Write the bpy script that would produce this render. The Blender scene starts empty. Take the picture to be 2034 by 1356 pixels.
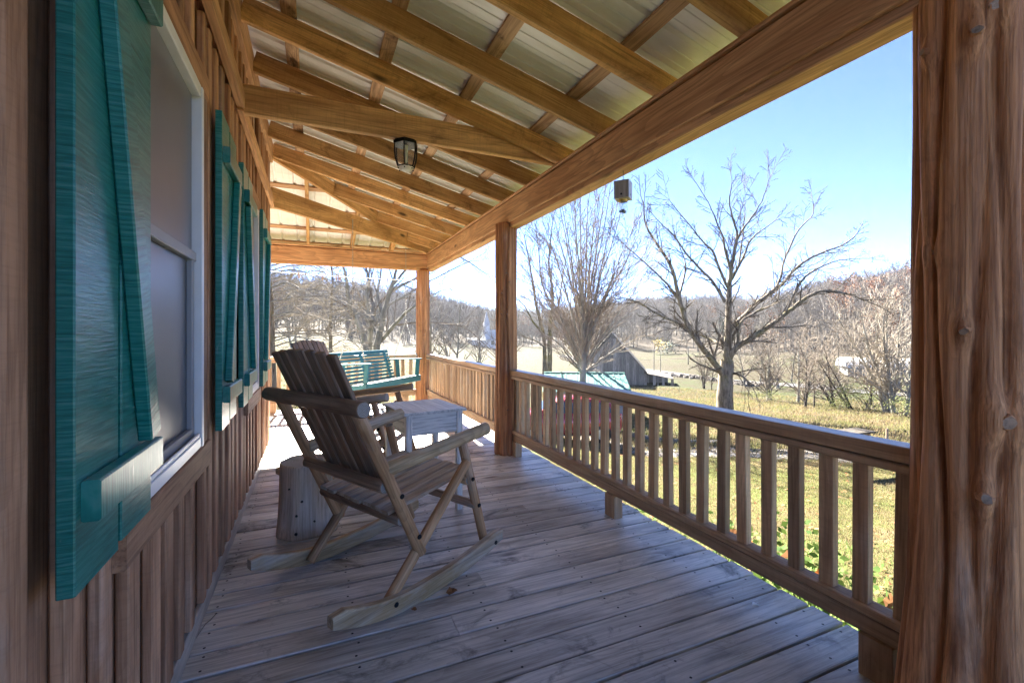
import bpy, math, random
import numpy as np
from mathutils import Vector, Matrix

rnd = random.Random(11)
R = math.radians
S = bpy.context.scene
COL = S.collection
V = Vector

# ------------------------------------------------------------------ camera, sky, sun, exposure
CAM = V((0.5, 0.0, 1.36))
YAW, FPX, HORIZON = R(23.5), 905.0, 658.0
cd = bpy.data.cameras.new('camera'); cam = bpy.data.objects.new('camera', cd); COL.objects.link(cam)
cam.location = CAM; cam.rotation_euler = (R(90), 0, -YAW)
cd.sensor_width = 36; cd.lens = FPX / 2034 * 36; cd.shift_y = -(678 - HORIZON) / 2034
cd.clip_start = 0.05; cd.clip_end = 3000
S.camera = cam

SUN_AZ, SUN_EL = R(3.5), R(35.5)          # azimuth from +Y towards +X
w = bpy.data.worlds.new('World'); S.world = w; w.use_nodes = True
wn = w.node_tree.nodes; wl = w.node_tree.links
sky = wn.new('ShaderNodeTexSky'); sky.sky_type = 'NISHITA'; sky.sun_disc = False
sky.sun_elevation = SUN_EL; sky.sun_rotation = SUN_AZ
sky.air_density = 0.205; sky.dust_density = 0.0; sky.ozone_density = 6.0; sky.altitude = 250
wl.new(sky.outputs[0], wn['Background'].inputs[0]); wn['Background'].inputs[1].default_value = 0.05
sd = bpy.data.lights.new('sun', 'SUN'); sd.energy = 3.3; sd.angle = R(0.5); sd.color = (1, 0.94, 0.84)
sun = bpy.data.objects.new('sun', sd); COL.objects.link(sun)
sdir = V((math.sin(SUN_AZ) * math.cos(SUN_EL), math.cos(SUN_AZ) * math.cos(SUN_EL), math.sin(SUN_EL)))
sun.rotation_euler = sdir.to_track_quat('Z', 'Y').to_euler(); sun.location = sdir * 60
S.view_settings.view_transform = 'Standard'; S.view_settings.look = 'None'
S.view_settings.exposure = 4.28; S.view_settings.gamma = 1.0; S.view_settings.use_curve_mapping = False
S.render.engine = 'CYCLES'
S.cycles.max_bounces = 10; S.cycles.diffuse_bounces = 6; S.cycles.transparent_max_bounces = 16
S.cycles.use_denoising = True; S.cycles.denoising_prefilter = 'NONE'; S.cycles.volume_bounces = 0; S.cycles.sample_clamp_indirect = 8

# ------------------------------------------------------------------ measuring helpers (where things stand)
_F = V((math.sin(YAW), math.cos(YAW), 0)); _R = V((math.cos(YAW), -math.sin(YAW), 0))
def spot(u, v, d):
    """the place seen at (u, v) of the photograph, d metres deep"""
    return CAM + (_F * FPX + _R * (u - 1017) + V((0, 0, HORIZON - v))) * (d / FPX)
def azim(u):
    return YAW + math.atan((u - 1017) / FPX)

# ------------------------------------------------------------------ materials
def _mat(name):
    m = bpy.data.materials.new(name); m.use_nodes = True
    nt = m.node_tree
    return m, nt, nt.nodes['Principled BSDF']
def node(nt, t, **kw):
    n = nt.nodes.new(t)
    for k, v in kw.items():
        if k.startswith('i_'):
            key = k[2:]
            n.inputs[int(key) if key.isdigit() else key.replace('_', ' ')].default_value = v
        else: setattr(n, k, v)
    return n
def mixc(nt, a, b, fac, blend='MIX'):
    n = nt.nodes.new('ShaderNodeMix'); n.data_type = 'RGBA'; n.blend_type = blend
    for sock, val in ((6, a), (7, b), (0, fac)):
        if isinstance(val, bpy.types.NodeSocket): nt.links.new(val, n.inputs[sock])
        elif sock == 0: n.inputs[0].default_value = val
        else: n.inputs[sock].default_value = (*val, 1) if len(val) == 3 else val
    return n.outputs[2]
def math_(nt, op, a, b=0.0, clamp=False):
    n = nt.nodes.new('ShaderNodeMath'); n.operation = op; n.use_clamp = clamp
    for i, val in enumerate((a, b)):
        if isinstance(val, bpy.types.NodeSocket): nt.links.new(val, n.inputs[i])
        else: n.inputs[i].default_value = val
    return n.outputs[0]
def ramp(nt, fac, lo, hi):
    n = nt.nodes.new('ShaderNodeMapRange'); n.clamp = True
    nt.links.new(fac, n.inputs[0]); n.inputs[1].default_value = lo; n.inputs[2].default_value = hi
    return n.outputs[0]
def coords(nt, scale, rand=True):
    tc = nt.nodes.new('ShaderNodeTexCoord'); mp = nt.nodes.new('ShaderNodeMapping')
    mp.inputs['Scale'].default_value = scale
    if rand:
        oi = nt.nodes.new('ShaderNodeObjectInfo'); vm = nt.nodes.new('ShaderNodeVectorMath'); vm.operation = 'ADD'
        mu = nt.nodes.new('ShaderNodeVectorMath'); mu.operation = 'SCALE'
        cx = nt.nodes.new('ShaderNodeCombineXYZ')
        nt.links.new(oi.outputs['Random'], cx.inputs[0])
        a = math_(nt, 'FRACT', math_(nt, 'MULTIPLY', oi.outputs['Random'], 57.31)); nt.links.new(a, cx.inputs[1])
        b = math_(nt, 'FRACT', math_(nt, 'MULTIPLY', oi.outputs['Random'], 913.7)); nt.links.new(b, cx.inputs[2])
        nt.links.new(cx.outputs[0], mu.inputs[0]); mu.inputs['Scale'].default_value = 23.0
        nt.links.new(tc.outputs['Object'], vm.inputs[0]); nt.links.new(mu.outputs[0], vm.inputs[1])
        nt.links.new(vm.outputs[0], mp.inputs[0])
    else: nt.links.new(tc.outputs['Object'], mp.inputs[0])
    return mp.outputs[0]
def noise(nt, vec, scale=1.0, detail=4.0, rough=0.55, dist=0.0):
    n = nt.nodes.new('ShaderNodeTexNoise'); nt.links.new(vec, n.inputs['Vector'])
    n.inputs['Scale'].default_value = scale; n.inputs['Detail'].default_value = detail
    n.inputs['Roughness'].default_value = rough; n.inputs['Distortion'].default_value = dist
    return n.outputs['Fac']

def wood(name, dark, light, grey=None, grey_amt=0.0, rough=0.7, rings=0.5, knots=0.5, saw=0.0, vary=0.25, bump=0.5, stain=0.0, gs=1.0, spec=0.3, dist=0.8, bd=0.004):
    """sawn or round wood, grain along the piece's own X axis"""
    m, nt, bs = _mat(name); L = nt.links
    broad = noise(nt, coords(nt, (0.9 * (gs if dist else 0.5), 9 * gs, 9 * gs)), 1, 6, 0.6, dist)
    fine = noise(nt, coords(nt, (2.5, 80, 80)), 1, 4, 0.65)
    col = mixc(nt, dark, light, ramp(nt, broad, 0.32, 0.68))
    # cathedral rings: bands of a slow stretched field
    fld = noise(nt, coords(nt, (0.45 * gs, 3.2 * gs, 3.2 * gs)), 1, 2, 0.4, 0.4)
    band = math_(nt, 'FRACT', math_(nt, 'MULTIPLY', fld, 22.0))
    band = ramp(nt, band, 0.35, 1.0)
    col = mixc(nt, col, [c * 0.55 for c in dark], math_(nt, 'MULTIPLY', band, rings * 0.6))
    col = mixc(nt, col, [c * 0.5 for c in dark], math_(nt, 'MULTIPLY', ramp(nt, fine, 0.48, 0.68), 0.65))
    if grey:
        g = noise(nt, coords(nt, (0.8, 3.0, 3.0)), 1.3, 6, 0.65, 0.3)
        g = ramp(nt, g, 0.62 - grey_amt * 0.45, 0.80 - grey_amt * 0.45)
        gcol = mixc(nt, grey, [c * 0.62 for c in grey], ramp(nt, fine, 0.4, 0.65))
        col = mixc(nt, col, gcol, math_(nt, 'MULTIPLY', g, min(1.0, 0.45 + grey_amt)))
    if stain:
        st = noise(nt, coords(nt, (1.6, 2.2, 2.2)), 1.7, 7, 0.7, 0.6)
        col = mixc(nt, col, [c * 0.35 for c in dark], math_(nt, 'MULTIPLY', ramp(nt, st, 0.56, 0.70), stain))
    if saw:
        sw = noise(nt, coords(nt, (70, 4, 4)), 1, 5, 0.7, 0.8)
        col = mixc(nt, col, [c * 0.5 for c in dark], math_(nt, 'MULTIPLY', ramp(nt, sw, 0.48, 0.7), saw))
    if knots:
        vo = nt.nodes.new('ShaderNodeTexVoronoi'); vo.inputs['Scale'].default_value = 1.0
        L.new(coords(nt, (1.3, 4.2, 4.2)), vo.inputs['Vector'])
        k = ramp(nt, vo.outputs['Distance'], 0.13, 0.05)
        col = mixc(nt, col, [c * 0.22 for c in dark], math_(nt, 'MULTIPLY', k, knots))
    hs = nt.nodes.new('ShaderNodeHueSaturation'); oi = nt.nodes.new('ShaderNodeObjectInfo')
    mr = nt.nodes.new('ShaderNodeMapRange'); L.new(oi.outputs['Random'], mr.inputs[0])
    mr.inputs[3].default_value = 1 - vary; mr.inputs[4].default_value = 1 + vary
    L.new(mr.outputs[0], hs.inputs['Value']); L.new(col, hs.inputs['Color'])
    L.new(hs.outputs[0], bs.inputs['Base Color'])
    bs.inputs['Roughness'].default_value = rough; bs.inputs['Specular IOR Level'].default_value = spec
    hgt = math_(nt, 'ADD', math_(nt, 'MULTIPLY', fine, 0.5), math_(nt, 'MULTIPLY', broad, 0.8))
    bp = node(nt, 'ShaderNodeBump', i_Strength=bump, i_Distance=bd)
    L.new(hgt, bp.inputs['Height']); L.new(bp.outputs[0], bs.inputs['Normal'])
    return m

def paint(name, colour, worn, amt=0.3, rough=0.45, grain=(60, 6, 6), vary=0.08, spec=0.5, streak=0.0):
    m, nt, bs = _mat(name); L = nt.links
    g = noise(nt, coords(nt, grain), 1, 4, 0.6, 0.3)
    p = noise(nt, coords(nt, (1.7, 5, 5)), 2.2, 8, 0.7)
    col = mixc(nt, colour, [c * 0.5 for c in colour], ramp(nt, g, 0.45, 0.70))
    if streak: col = mixc(nt, col, worn, math_(nt, 'MULTIPLY', ramp(nt, g, 0.50, 0.28), streak))
    col = mixc(nt, col, worn, math_(nt, 'MULTIPLY', ramp(nt, p, 0.66, 0.78), amt))
    hs = nt.nodes.new('ShaderNodeHueSaturation'); oi = nt.nodes.new('ShaderNodeObjectInfo')
    mr = nt.nodes.new('ShaderNodeMapRange'); L.new(oi.outputs['Random'], mr.inputs[0])
    mr.inputs[3].default_value = 1 - vary; mr.inputs[4].default_value = 1 + vary
    L.new(mr.outputs[0], hs.inputs['Value']); L.new(col, hs.inputs['Color']); L.new(hs.outputs[0], bs.inputs['Base Color'])
    bs.inputs['Roughness'].default_value = rough; bs.inputs['Specular IOR Level'].default_value = spec
    bp = node(nt, 'ShaderNodeBump', i_Strength=0.55, i_Distance=0.002); L.new(g, bp.inputs['Height']); L.new(bp.outputs[0], bs.inputs['Normal'])
    return m

def plain(name, colour, rough=0.6, metal=0.0, var=0.25, scale=8.0, spec=0.4, coat=0.0):
    m, nt, bs = _mat(name); L = nt.links
    n = noise(nt, coords(nt, (scale, scale, scale)), 1, 5, 0.6)
    col = mixc(nt, [c * (1 - var) for c in colour], [min(1, c * (1 + var)) for c in colour], ramp(nt, n, 0.3, 0.7))
    L.new(col, bs.inputs['Base Color'])
    bs.inputs['Roughness'].default_value = rough; bs.inputs['Metallic'].default_value = metal
    bs.inputs['Specular IOR Level'].default_value = spec; bs.inputs['Coat Weight'].default_value = coat
    return m

def glass(name, tint=(0.9, 0.92, 0.9), alpha=0.25, rough=0.03):
    m, nt, bs = _mat(name)
    bs.inputs['Base Color'].default_value = (*tint, 1); bs.inputs['Roughness'].default_value = rough
    bs.inputs['Alpha'].default_value = alpha; bs.inputs['Specular IOR Level'].default_value = 0.6
    return m

HAZE = 0.0002
M = {}
M['wall'] = wood('wall_wood', (0.29, 0.135, 0.068), (0.60, 0.335, 0.185), grey=(0.58, 0.43, 0.32), grey_amt=0.18, rings=0.3, knots=0.3, saw=0.2, vary=0.3, bump=0.6)
M['rafter'] = wood('rafter_wood', (0.42, 0.215, 0.08), (0.76, 0.46, 0.20), rings=0.35, knots=1.0, saw=0.25, vary=0.3, stain=0.9, bump=0.5)
M['beam'] = wood('beam_wood', (0.48, 0.24, 0.11), (0.78, 0.46, 0.235), rings=0.7, knots=0.9, vary=0.12, gs=1.1, bump=0.4)
M['purlin'] = wood('purlin_wood', (0.30, 0.155, 0.075), (0.74, 0.50, 0.30), rings=0.3, knots=0.7, stain=1.25, vary=0.25, bump=0.6)
M['deck'] = wood('deck_wood', (0.29, 0.255, 0.215), (0.70, 0.635, 0.545), grey=(0.77, 0.725, 0.66), grey_amt=0.45, rough=0.42, rings=0.6, knots=1.0, stain=1.1, vary=0.26, bump=0.7, spec=0.5)
M['rail'] = wood('rail_wood', (0.40, 0.235, 0.125), (0.68, 0.475, 0.29), grey=(0.66, 0.57, 0.46), grey_amt=0.2, rings=0.4, knots=0.3, saw=0.2, vary=0.3)
M['railtop'] = wood('rail_cap_wood', (0.26, 0.21, 0.155), (0.50, 0.42, 0.33), grey=(0.62, 0.56, 0.48), grey_amt=0.4, rough=0.36, rings=0.5, knots=0.3, vary=0.1, spec=0.7)
M['post'] = wood('cedar_post_wood', (0.26, 0.095, 0.038), (0.78, 0.39, 0.175), grey=(0.78, 0.58, 0.42), grey_amt=0.1, rings=0.25, knots=0.0, stain=0.45, vary=0.06, gs=3.6, bump=1.0, bd=0.012, dist=0.0)
M['log'] = wood('chair_log_wood', (0.34, 0.165, 0.068), (0.66, 0.395, 0.20), grey=(0.66, 0.56, 0.45), grey_amt=0.2, rings=0.5, knots=0.5, vary=0.2, gs=1.8, rough=0.6)
M['logarm'] = wood('weathered_arm_wood', (0.38, 0.24, 0.11), (0.62, 0.44, 0.25), grey=(0.62, 0.55, 0.46), grey_amt=0.35, rings=0.6, knots=0.4, vary=0.1, gs=1.8, rough=0.6)
M['slat'] = wood('chair_slat_wood', (0.21, 0.125, 0.075), (0.47, 0.315, 0.20), grey=(0.54, 0.47, 0.40), grey_amt=0.2, rings=0.5, knots=0.4, vary=0.22, rough=0.6)
M['seat'] = wood('chair_seat_wood', (0.29, 0.20, 0.125), (0.52, 0.39, 0.27), grey=(0.60, 0.54, 0.46), grey_amt=0.4, rings=0.5, knots=0.4, vary=0.12, rough=0.55)
M['stump'] = wood('stump_wood', (0.44, 0.34, 0.23), (0.72, 0.60, 0.45), grey=(0.68, 0.62, 0.54), grey_amt=0.3, rings=0.2, knots=0.9, vary=0.05, gs=1.2, rough=0.6)
M['tabletop'] = wood('table_top_wood', (0.46, 0.44, 0.39), (0.76, 0.73, 0.66), grey=(0.80, 0.78, 0.72), grey_amt=0.4, rings=0.4, knots=0.2, stain=0.4, vary=0.05, rough=0.5, spec=0.5)
M['teal'] = paint('teal_paint', (0.012, 0.21, 0.17), (0.36, 0.44, 0.40), 0.7, 0.30, grain=(170, 9, 9), vary=0.14, streak=0.22)
M['swing'] = paint('swing_paint', (0.035, 0.205, 0.235), (0.45, 0.48, 0.42), 0.6, 0.5, grain=(4, 60, 60))
M['white'] = paint('white_paint', (0.80, 0.775, 0.72), (0.45, 0.42, 0.36), 0.4, 0.5, grain=(5, 60, 60))
M['sash'] = plain('screened_sash', (0.30, 0.30, 0.30), 0.5, var=0.05)
M['vinyl'] = plain('white_vinyl', (0.78, 0.78, 0.75), 0.4, var=0.05)
M['bolt'] = plain('dark_bolt', (0.02, 0.02, 0.022), 0.5, 0.6)
M['black'] = plain('black_metal', (0.015, 0.016, 0.015), 0.4, 0.7)
M['chain'] = plain('zinc_chain', (0.45, 0.43, 0.38), 0.4, 0.8)
M['pane'] = plain('screened_glass', (0.15, 0.155, 0.16), 0.34, var=0.15, scale=1.5, spec=0.4)
M['glass'] = glass('clear_glass', (0.85, 0.83, 0.74), 0.12)
M['frost'] = glass('frosted_glass', (0.85, 0.82, 0.72), 0.75, 0.4)
M['jar'] = glass('jar_glass', (0.75, 0.88, 0.95), 0.22)
M['cream'] = plain('cream_plastic', (0.62, 0.60, 0.46), 0.5)
M['bees'] = plain('dead_bees', (0.02, 0.017, 0.015), 0.8)
M['brass'] = plain('brass_ring', (0.55, 0.38, 0.12), 0.4, 0.8)
# roof sheet: pale coated steel seen from below
def roof_mat():
    m, nt, bs = _mat('roof_sheet_paint'); L = nt.links
    n = noise(nt, coords(nt, (0.5, 14, 14), False), 1, 4, 0.6)
    d = noise(nt, coords(nt, (3, 3, 3), False), 1, 6, 0.6)
    col = mixc(nt, (0.74, 0.73, 0.69), (0.86, 0.86, 0.84), ramp(nt, n, 0.3, 0.7))
    col = mixc(nt, col, (0.5, 0.47, 0.36), math_(nt, 'MULTIPLY', ramp(nt, d, 0.55, 0.75), 0.3))
    L.new(col, bs.inputs['Base Color']); bs.inputs['Roughness'].default_value = 0.38
    bs.inputs['Specular IOR Level'].default_value = 0.5
    return m
M['roof'] = roof_mat()
def screen_mat():
    m, nt, bs = _mat('insect_screen')
    g = noise(nt, coords(nt, (2, 2, 2), False), 1, 4, 0.5)
    nt.links.new(mixc(nt, (0.22, 0.225, 0.23), (0.34, 0.345, 0.35), ramp(nt, g, 0.35, 0.65)), bs.inputs['Base Color']); bs.inputs['Alpha'].default_value = 0.4
    bs.inputs['Roughness'].default_value = 0.6
    return m
M['screen'] = screen_mat()
# ring-marked end of the stump
def ring_mat(name, dark, light, n_rings=38):
    m, nt, bs = _mat(name); L = nt.links
    c = coords(nt, (1, 1, 1), False)
    dn = noise(nt, c, 6, 3)
    sx = nt.nodes.new('ShaderNodeSeparateXYZ'); L.new(c, sx.inputs[0])
    rr = math_(nt, 'SQRT', math_(nt, 'ADD', math_(nt, 'POWER', sx.outputs[1], 2), math_(nt, 'POWER', sx.outputs[2], 2)))
    rr = math_(nt, 'ADD', rr, math_(nt, 'MULTIPLY', dn, 0.02))
    w_ = math_(nt, 'SINE', math_(nt, 'MULTIPLY', rr, n_rings * 2 * math.pi / 0.18))
    col = mixc(nt, dark, light, ramp(nt, w_, -0.6, 0.8))
    st = noise(nt, c, 9, 6, 0.7)
    col = mixc(nt, col, [x * 0.5 for x in dark], math_(nt, 'MULTIPLY', ramp(nt, st, 0.55, 0.7), 0.5))
    L.new(col, bs.inputs['Base Color']); bs.inputs['Roughness'].default_value = 0.65
    return m
M['rings'] = ring_mat('stump_rings', (0.22, 0.19, 0.155), (0.46, 0.42, 0.37), 22)
M['logend'] = ring_mat('log_end_rings', (0.19, 0.155, 0.12), (0.38, 0.34, 0.30), 28)
def bark(name, dark, light, scale=3.0, moss=0.0):
    m, nt, bs = _mat(name); L = nt.links
    n = noise(nt, coords(nt, (scale * 2, scale * 2, scale * 0.5), False), 1, 6, 0.65)
    col = mixc(nt, dark, light, ramp(nt, n, 0.35, 0.68))
    if moss:
        p = noise(nt, coords(nt, (1.1, 1.1, 1.1), False), 1, 5, 0.6)
        col = mixc(nt, col, (0.16, 0.14, 0.035), math_(nt, 'MULTIPLY', ramp(nt, p, 0.5, 0.66), moss))
    L.new(col, bs.inputs['Base Color']); bs.inputs['Roughness'].default_value = 0.9; bs.inputs['Specular IOR Level'].default_value = 0.15
    bp = node(nt, 'ShaderNodeBump', i_Strength=0.7, i_Distance=0.03); L.new(n, bp.inputs['Height']); L.new(bp.outputs[0], bs.inputs['Normal'])
    return m
M['bark'] = bark('walnut_bark', (0.07, 0.057, 0.043), (0.28, 0.235, 0.18), 4, 0.6)
M['twig'] = bark('twig_bark', (0.12, 0.098, 0.076), (0.30, 0.25, 0.20), 2)
M['darktwig'] = bark('dark_twig_bark', (0.055, 0.045, 0.035), (0.17, 0.14, 0.11), 2)
M['tantwig'] = bark('tan_twig_bark', (0.16, 0.13, 0.10), (0.38, 0.32, 0.255), 2)
M['paletwig'] = bark('pale_twig_bark', (0.20, 0.17, 0.13), (0.40, 0.35, 0.28), 2)  # real pale twigs, and backlit glow put into the left trees' colour
M['palebark'] = bark('pale_bark', (0.14, 0.132, 0.112), (0.36, 0.345, 0.295), 1.5, 0.2)
M['darkbark'] = bark('dark_bark', (0.03, 0.025, 0.02), (0.10, 0.085, 0.07), 3)
M['forest'] = bark('forest_bark', (0.11, 0.098, 0.085), (0.30, 0.27, 0.235), 0.5)
M['rust'] = plain('rust_leaves', (0.26, 0.115, 0.05), 0.8, var=0.5, scale=2)
M['evergreen'] = plain('evergreen_needles', (0.025, 0.05, 0.022), 0.8, var=0.4, scale=2)
M['gold'] = plain('yellow_leaves', (0.36, 0.27, 0.05), 0.8, var=0.4, scale=2)

def leaf_mat(name, a, b, trans=0.25):
    m, nt, bs = _mat(name); L = nt.links
    n = noise(nt, coords(nt, (14, 14, 14), False), 1, 2)
    L.new(mixc(nt, a, b, ramp(nt, n, 0.35, 0.65)), bs.inputs['Base Color'])
    bs.inputs['Roughness'].default_value = 0.75; bs.inputs['Specular IOR Level'].default_value = 0.12
    tr = nt.nodes.new('ShaderNodeBsdfTranslucent'); L.new(mixc(nt, a, b, 0.8), tr.inputs[0])
    mx = nt.nodes.new('ShaderNodeMixShader'); mx.inputs[0].default_value = trans
    L.new(bs.outputs[0], mx.inputs[1]); L.new(tr.outputs[0], mx.inputs[2]); L.new(mx.outputs[0], nt.nodes['Material Output'].inputs[0])
    return m
M['leaf'] = leaf_mat('shrub_leaf', (0.06, 0.12, 0.026), (0.15, 0.22, 0.05), 0.35)
M['bush'] = leaf_mat('bush_leaf', (0.09, 0.115, 0.035), (0.20, 0.21, 0.075), 0.3)
M['dry'] = leaf_mat('dry_leaf', (0.20, 0.09, 0.04), (0.34, 0.17, 0.08), 0.2)
M['orange'] = leaf_mat('orange_leaf', (0.38, 0.10, 0.02), (0.50, 0.20, 0.05), 0.3)
M['blade'] = leaf_mat('grass_blade', (0.095, 0.115, 0.036), (0.23, 0.21, 0.09), 0.35)
M['straw'] = leaf_mat('straw_grass', (0.15, 0.115, 0.062), (0.27, 0.21, 0.118), 0.35)

# ------------------------------------------------------------------ object helpers
def tag(o, label=None, cat=None, group=None, kind=None):
    if label: o['label'] = label
    if cat: o['category'] = cat
    if group: o['group'] = group
    if kind: o['kind'] = kind
    return o
def empty(name, loc, rz=0.0, label=None, cat=None, group=None, kind=None):
    o = bpy.data.objects.new(name, None); o.empty_display_size = 0.1
    o.matrix_world = Matrix.Translation(loc) @ Matrix.Rotation(rz, 4, 'Z')
    COL.objects.link(o); tag(o, label, cat, group, kind)
    WM[o.name] = o.matrix_basis.copy()
    return o
WM = {}                                            # world matrices (no view-layer update needed)
def place(name, me, Mw, parent=None):
    o = bpy.data.objects.new(name, me); COL.objects.link(o)
    if parent is not None:
        o.parent = parent; o.matrix_basis = WM[parent.name].inverted() @ Mw
    else: o.matrix_basis = Mw
    WM[o.name] = Mw.copy()
    return o
def mesh(name, verts, faces, mats, smooth=False, midx=None):
    me = bpy.data.meshes.new(name); me.from_pydata([tuple(v) for v in verts], [], faces)
    for m in (mats if isinstance(mats, (list, tuple)) else [mats]): me.materials.append(m)
    if smooth is True: me.polygons.foreach_set('use_smooth', [True] * len(me.polygons))
    elif smooth: me.polygons.foreach_set('use_smooth', list(smooth))
    if midx is not None: me.polygons.foreach_set('material_index', midx)
    me.update()
    return me
def fastmesh(name, verts, faces, mats, smooth=True, midx=None):
    """faces: (n, k) int array"""
    me = bpy.data.meshes.new(name); verts = np.asarray(verts, np.float32); faces = np.asarray(faces, np.int32)
    n, k = faces.shape
    me.vertices.add(len(verts)); me.vertices.foreach_set('co', verts.ravel())
    me.loops.add(n * k); me.loops.foreach_set('vertex_index', faces.ravel())
    me.polygons.add(n); me.polygons.foreach_set('loop_start', np.arange(n, dtype=np.int32) * k)
    for m in (mats if isinstance(mats, (list, tuple)) else [mats]): me.materials.append(m)
    if midx is not None: me.polygons.foreach_set('material_index', np.asarray(midx, np.int32))
    me.polygons.foreach_set('use_smooth', [smooth] * n)
    me.update(calc_edges=True)
    return me
def along(p0, p1, up=(0, 0, 1)):
    p0, p1, up = V(p0), V(p1), V(up)
    x = (p1 - p0).normalized(); z = (up - x * up.dot(x))
    if z.length < 1e-5: z = V((0, 1, 0)) if abs(x.y) < 0.9 else V((1, 0, 0)); z = z - x * z.dot(x)
    z.normalize(); y = z.cross(x)
    m = Matrix((x, y, z)).transposed().to_4x4(); m.translation = (p0 + p1) / 2
    return m
_cache = {}
def board_mesh(L, wd, t, mat, bev=0.004, segs=1, jit=0.0, var=0, cut=(0, 0)):
    """bevelled board centred on its origin, length along X, width Y, thickness Z; cut shears its two ends along Y"""
    key = (round(L, 3), round(wd, 3), round(t, 3), mat.name, bev, segs, jit, var, cut)
    if key in _cache: return _cache[key]
    r = random.Random(str(key)); b = min(bev, wd * 0.3, t * 0.3)
    prof = [(-wd / 2 + b, -t / 2), (wd / 2 - b, -t / 2), (wd / 2, -t / 2 + b), (wd / 2, t / 2 - b),
            (wd / 2 - b, t / 2), (-wd / 2 + b, t / 2), (-wd / 2, t / 2 - b), (-wd / 2, -t / 2 + b)]
    vs, fs = [], []
    for i in range(segs + 1):
        f = i / segs
        dy, dz, dw = (r.uniform(-jit, jit) for _ in range(3)) if jit else (0, 0, 0)
        for y, z in prof:
            x = -L / 2 + L * f + y / wd * ((1 - f) * cut[0] + f * cut[1])
            vs.append((x, y * (1 + dw / wd) + dy * 0.4, z * (1 + dw / t * 0.5) + dz * 0.4))
    for i in range(segs):
        for k in range(8):
            a, b2 = i * 8 + k, i * 8 + (k + 1) % 8
            fs.append((a, b2, b2 + 8, a + 8))
    fs.append(tuple(reversed(range(8)))); fs.append(tuple(range(segs * 8, segs * 8 + 8)))
    _cache[key] = mesh('board', vs, fs, mat)
    return _cache[key]
def board(name, p0, p1, wd, t, mat, parent=None, up=(0, 0, 1), **kw):
    p0, p1 = V(p0), V(p1)
    return place(name, board_mesh((p1 - p0).length, wd, t, mat, **kw), along(p0, p1, up), parent)
def box(name, lo, hi, mat, parent=None, bev=0.004):
    """axis-aligned bevelled box; grain runs along its longest side"""
    lo, hi = V(lo), V(hi); c = (lo + hi) / 2; d = hi - lo
    ax = max(range(3), key=lambda i: d[i]); e = V((0, 0, 0)); e[ax] = d[ax] / 2
    up = V((0, 0, 1)) if ax != 2 else V((1, 0, 0))
    m = along(c - e, c + e, up)
    y = m.to_3x3() @ V((0, 1, 0)); z = m.to_3x3() @ V((0, 0, 1))
    return place(name, board_mesh(d[ax], abs(y.dot(d)), abs(z.dot(d)), mat, bev), m, parent)
def log_mesh(L, r0, r1, mat, endmat=None, sides=14, rings=8, rough=0.03, seed=0, rnd_end=0.12):
    r = random.Random(seed * 7 + int(L * 1000)); vs, fs, sm, mi = [], [], [], []
    xs = [-L / 2, -L / 2 + r0 * rnd_end] + [-L / 2 + L * (i + 1) / (rings + 1) for i in range(rings)] + [L / 2 - r1 * rnd_end, L / 2]
    ph = [r.uniform(0, 6.28) for _ in range(3)]
    for i, x in enumerate(xs):
        f = (x + L / 2) / L; rad = r0 + (r1 - r0) * f
        if i in (0, len(xs) - 1): rad *= (1 - rnd_end)
        cx, cy = r.uniform(-1, 1) * rough * rad, r.uniform(-1, 1) * rough * rad
        for k in range(sides):
            a = 2 * math.pi * k / sides
            q = rad * (1 + rough * math.sin(2 * a + ph[0] + f * 2) + rough * 0.7 * math.sin(5 * a + ph[1] + f * 4))
            vs.append((x, q * math.cos(a) + cx, q * math.sin(a) + cy))
    n = len(xs)
    for i in range(n - 1):
        for k in range(sides):
            a, b = i * sides + k, i * sides + (k + 1) % sides
            fs.append((a, b, b + sides, a + sides)); sm.append(True); mi.append(0)
    fs.append(tuple(reversed(range(sides)))); fs.append(tuple(range((n - 1) * sides, n * sides))); sm += [False] * 2; mi += [1, 1]
    return mesh('log', vs, fs, [mat, endmat or mat], sm, mi)
def log(name, p0, p1, r0, r1, mat, parent=None, endmat=None, **kw):
    p0, p1 = V(p0), V(p1)
    return place(name, log_mesh((p1 - p0).length, r0, r1, mat, endmat, **kw), along(p0, p1), parent)
def lathe_mesh(prof, mat, sides=20, smooth=True, closed=False):
    vs, fs = [], []
    for x, rr in prof:
        for k in range(sides):
            a = 2 * math.pi * k / sides; vs.append((rr * math.cos(a), rr * math.sin(a), x))
    for i in range(len(prof) - 1):
        for k in range(sides):
            a, b = i * sides + k, i * sides + (k + 1) % sides
            fs.append((a, b, b + sides, a + sides))
    if closed: fs += [tuple(reversed(range(sides))), tuple(range((len(prof) - 1) * sides, len(prof) * sides))]
    return mesh('turned', vs, fs, mat, smooth)
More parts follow.
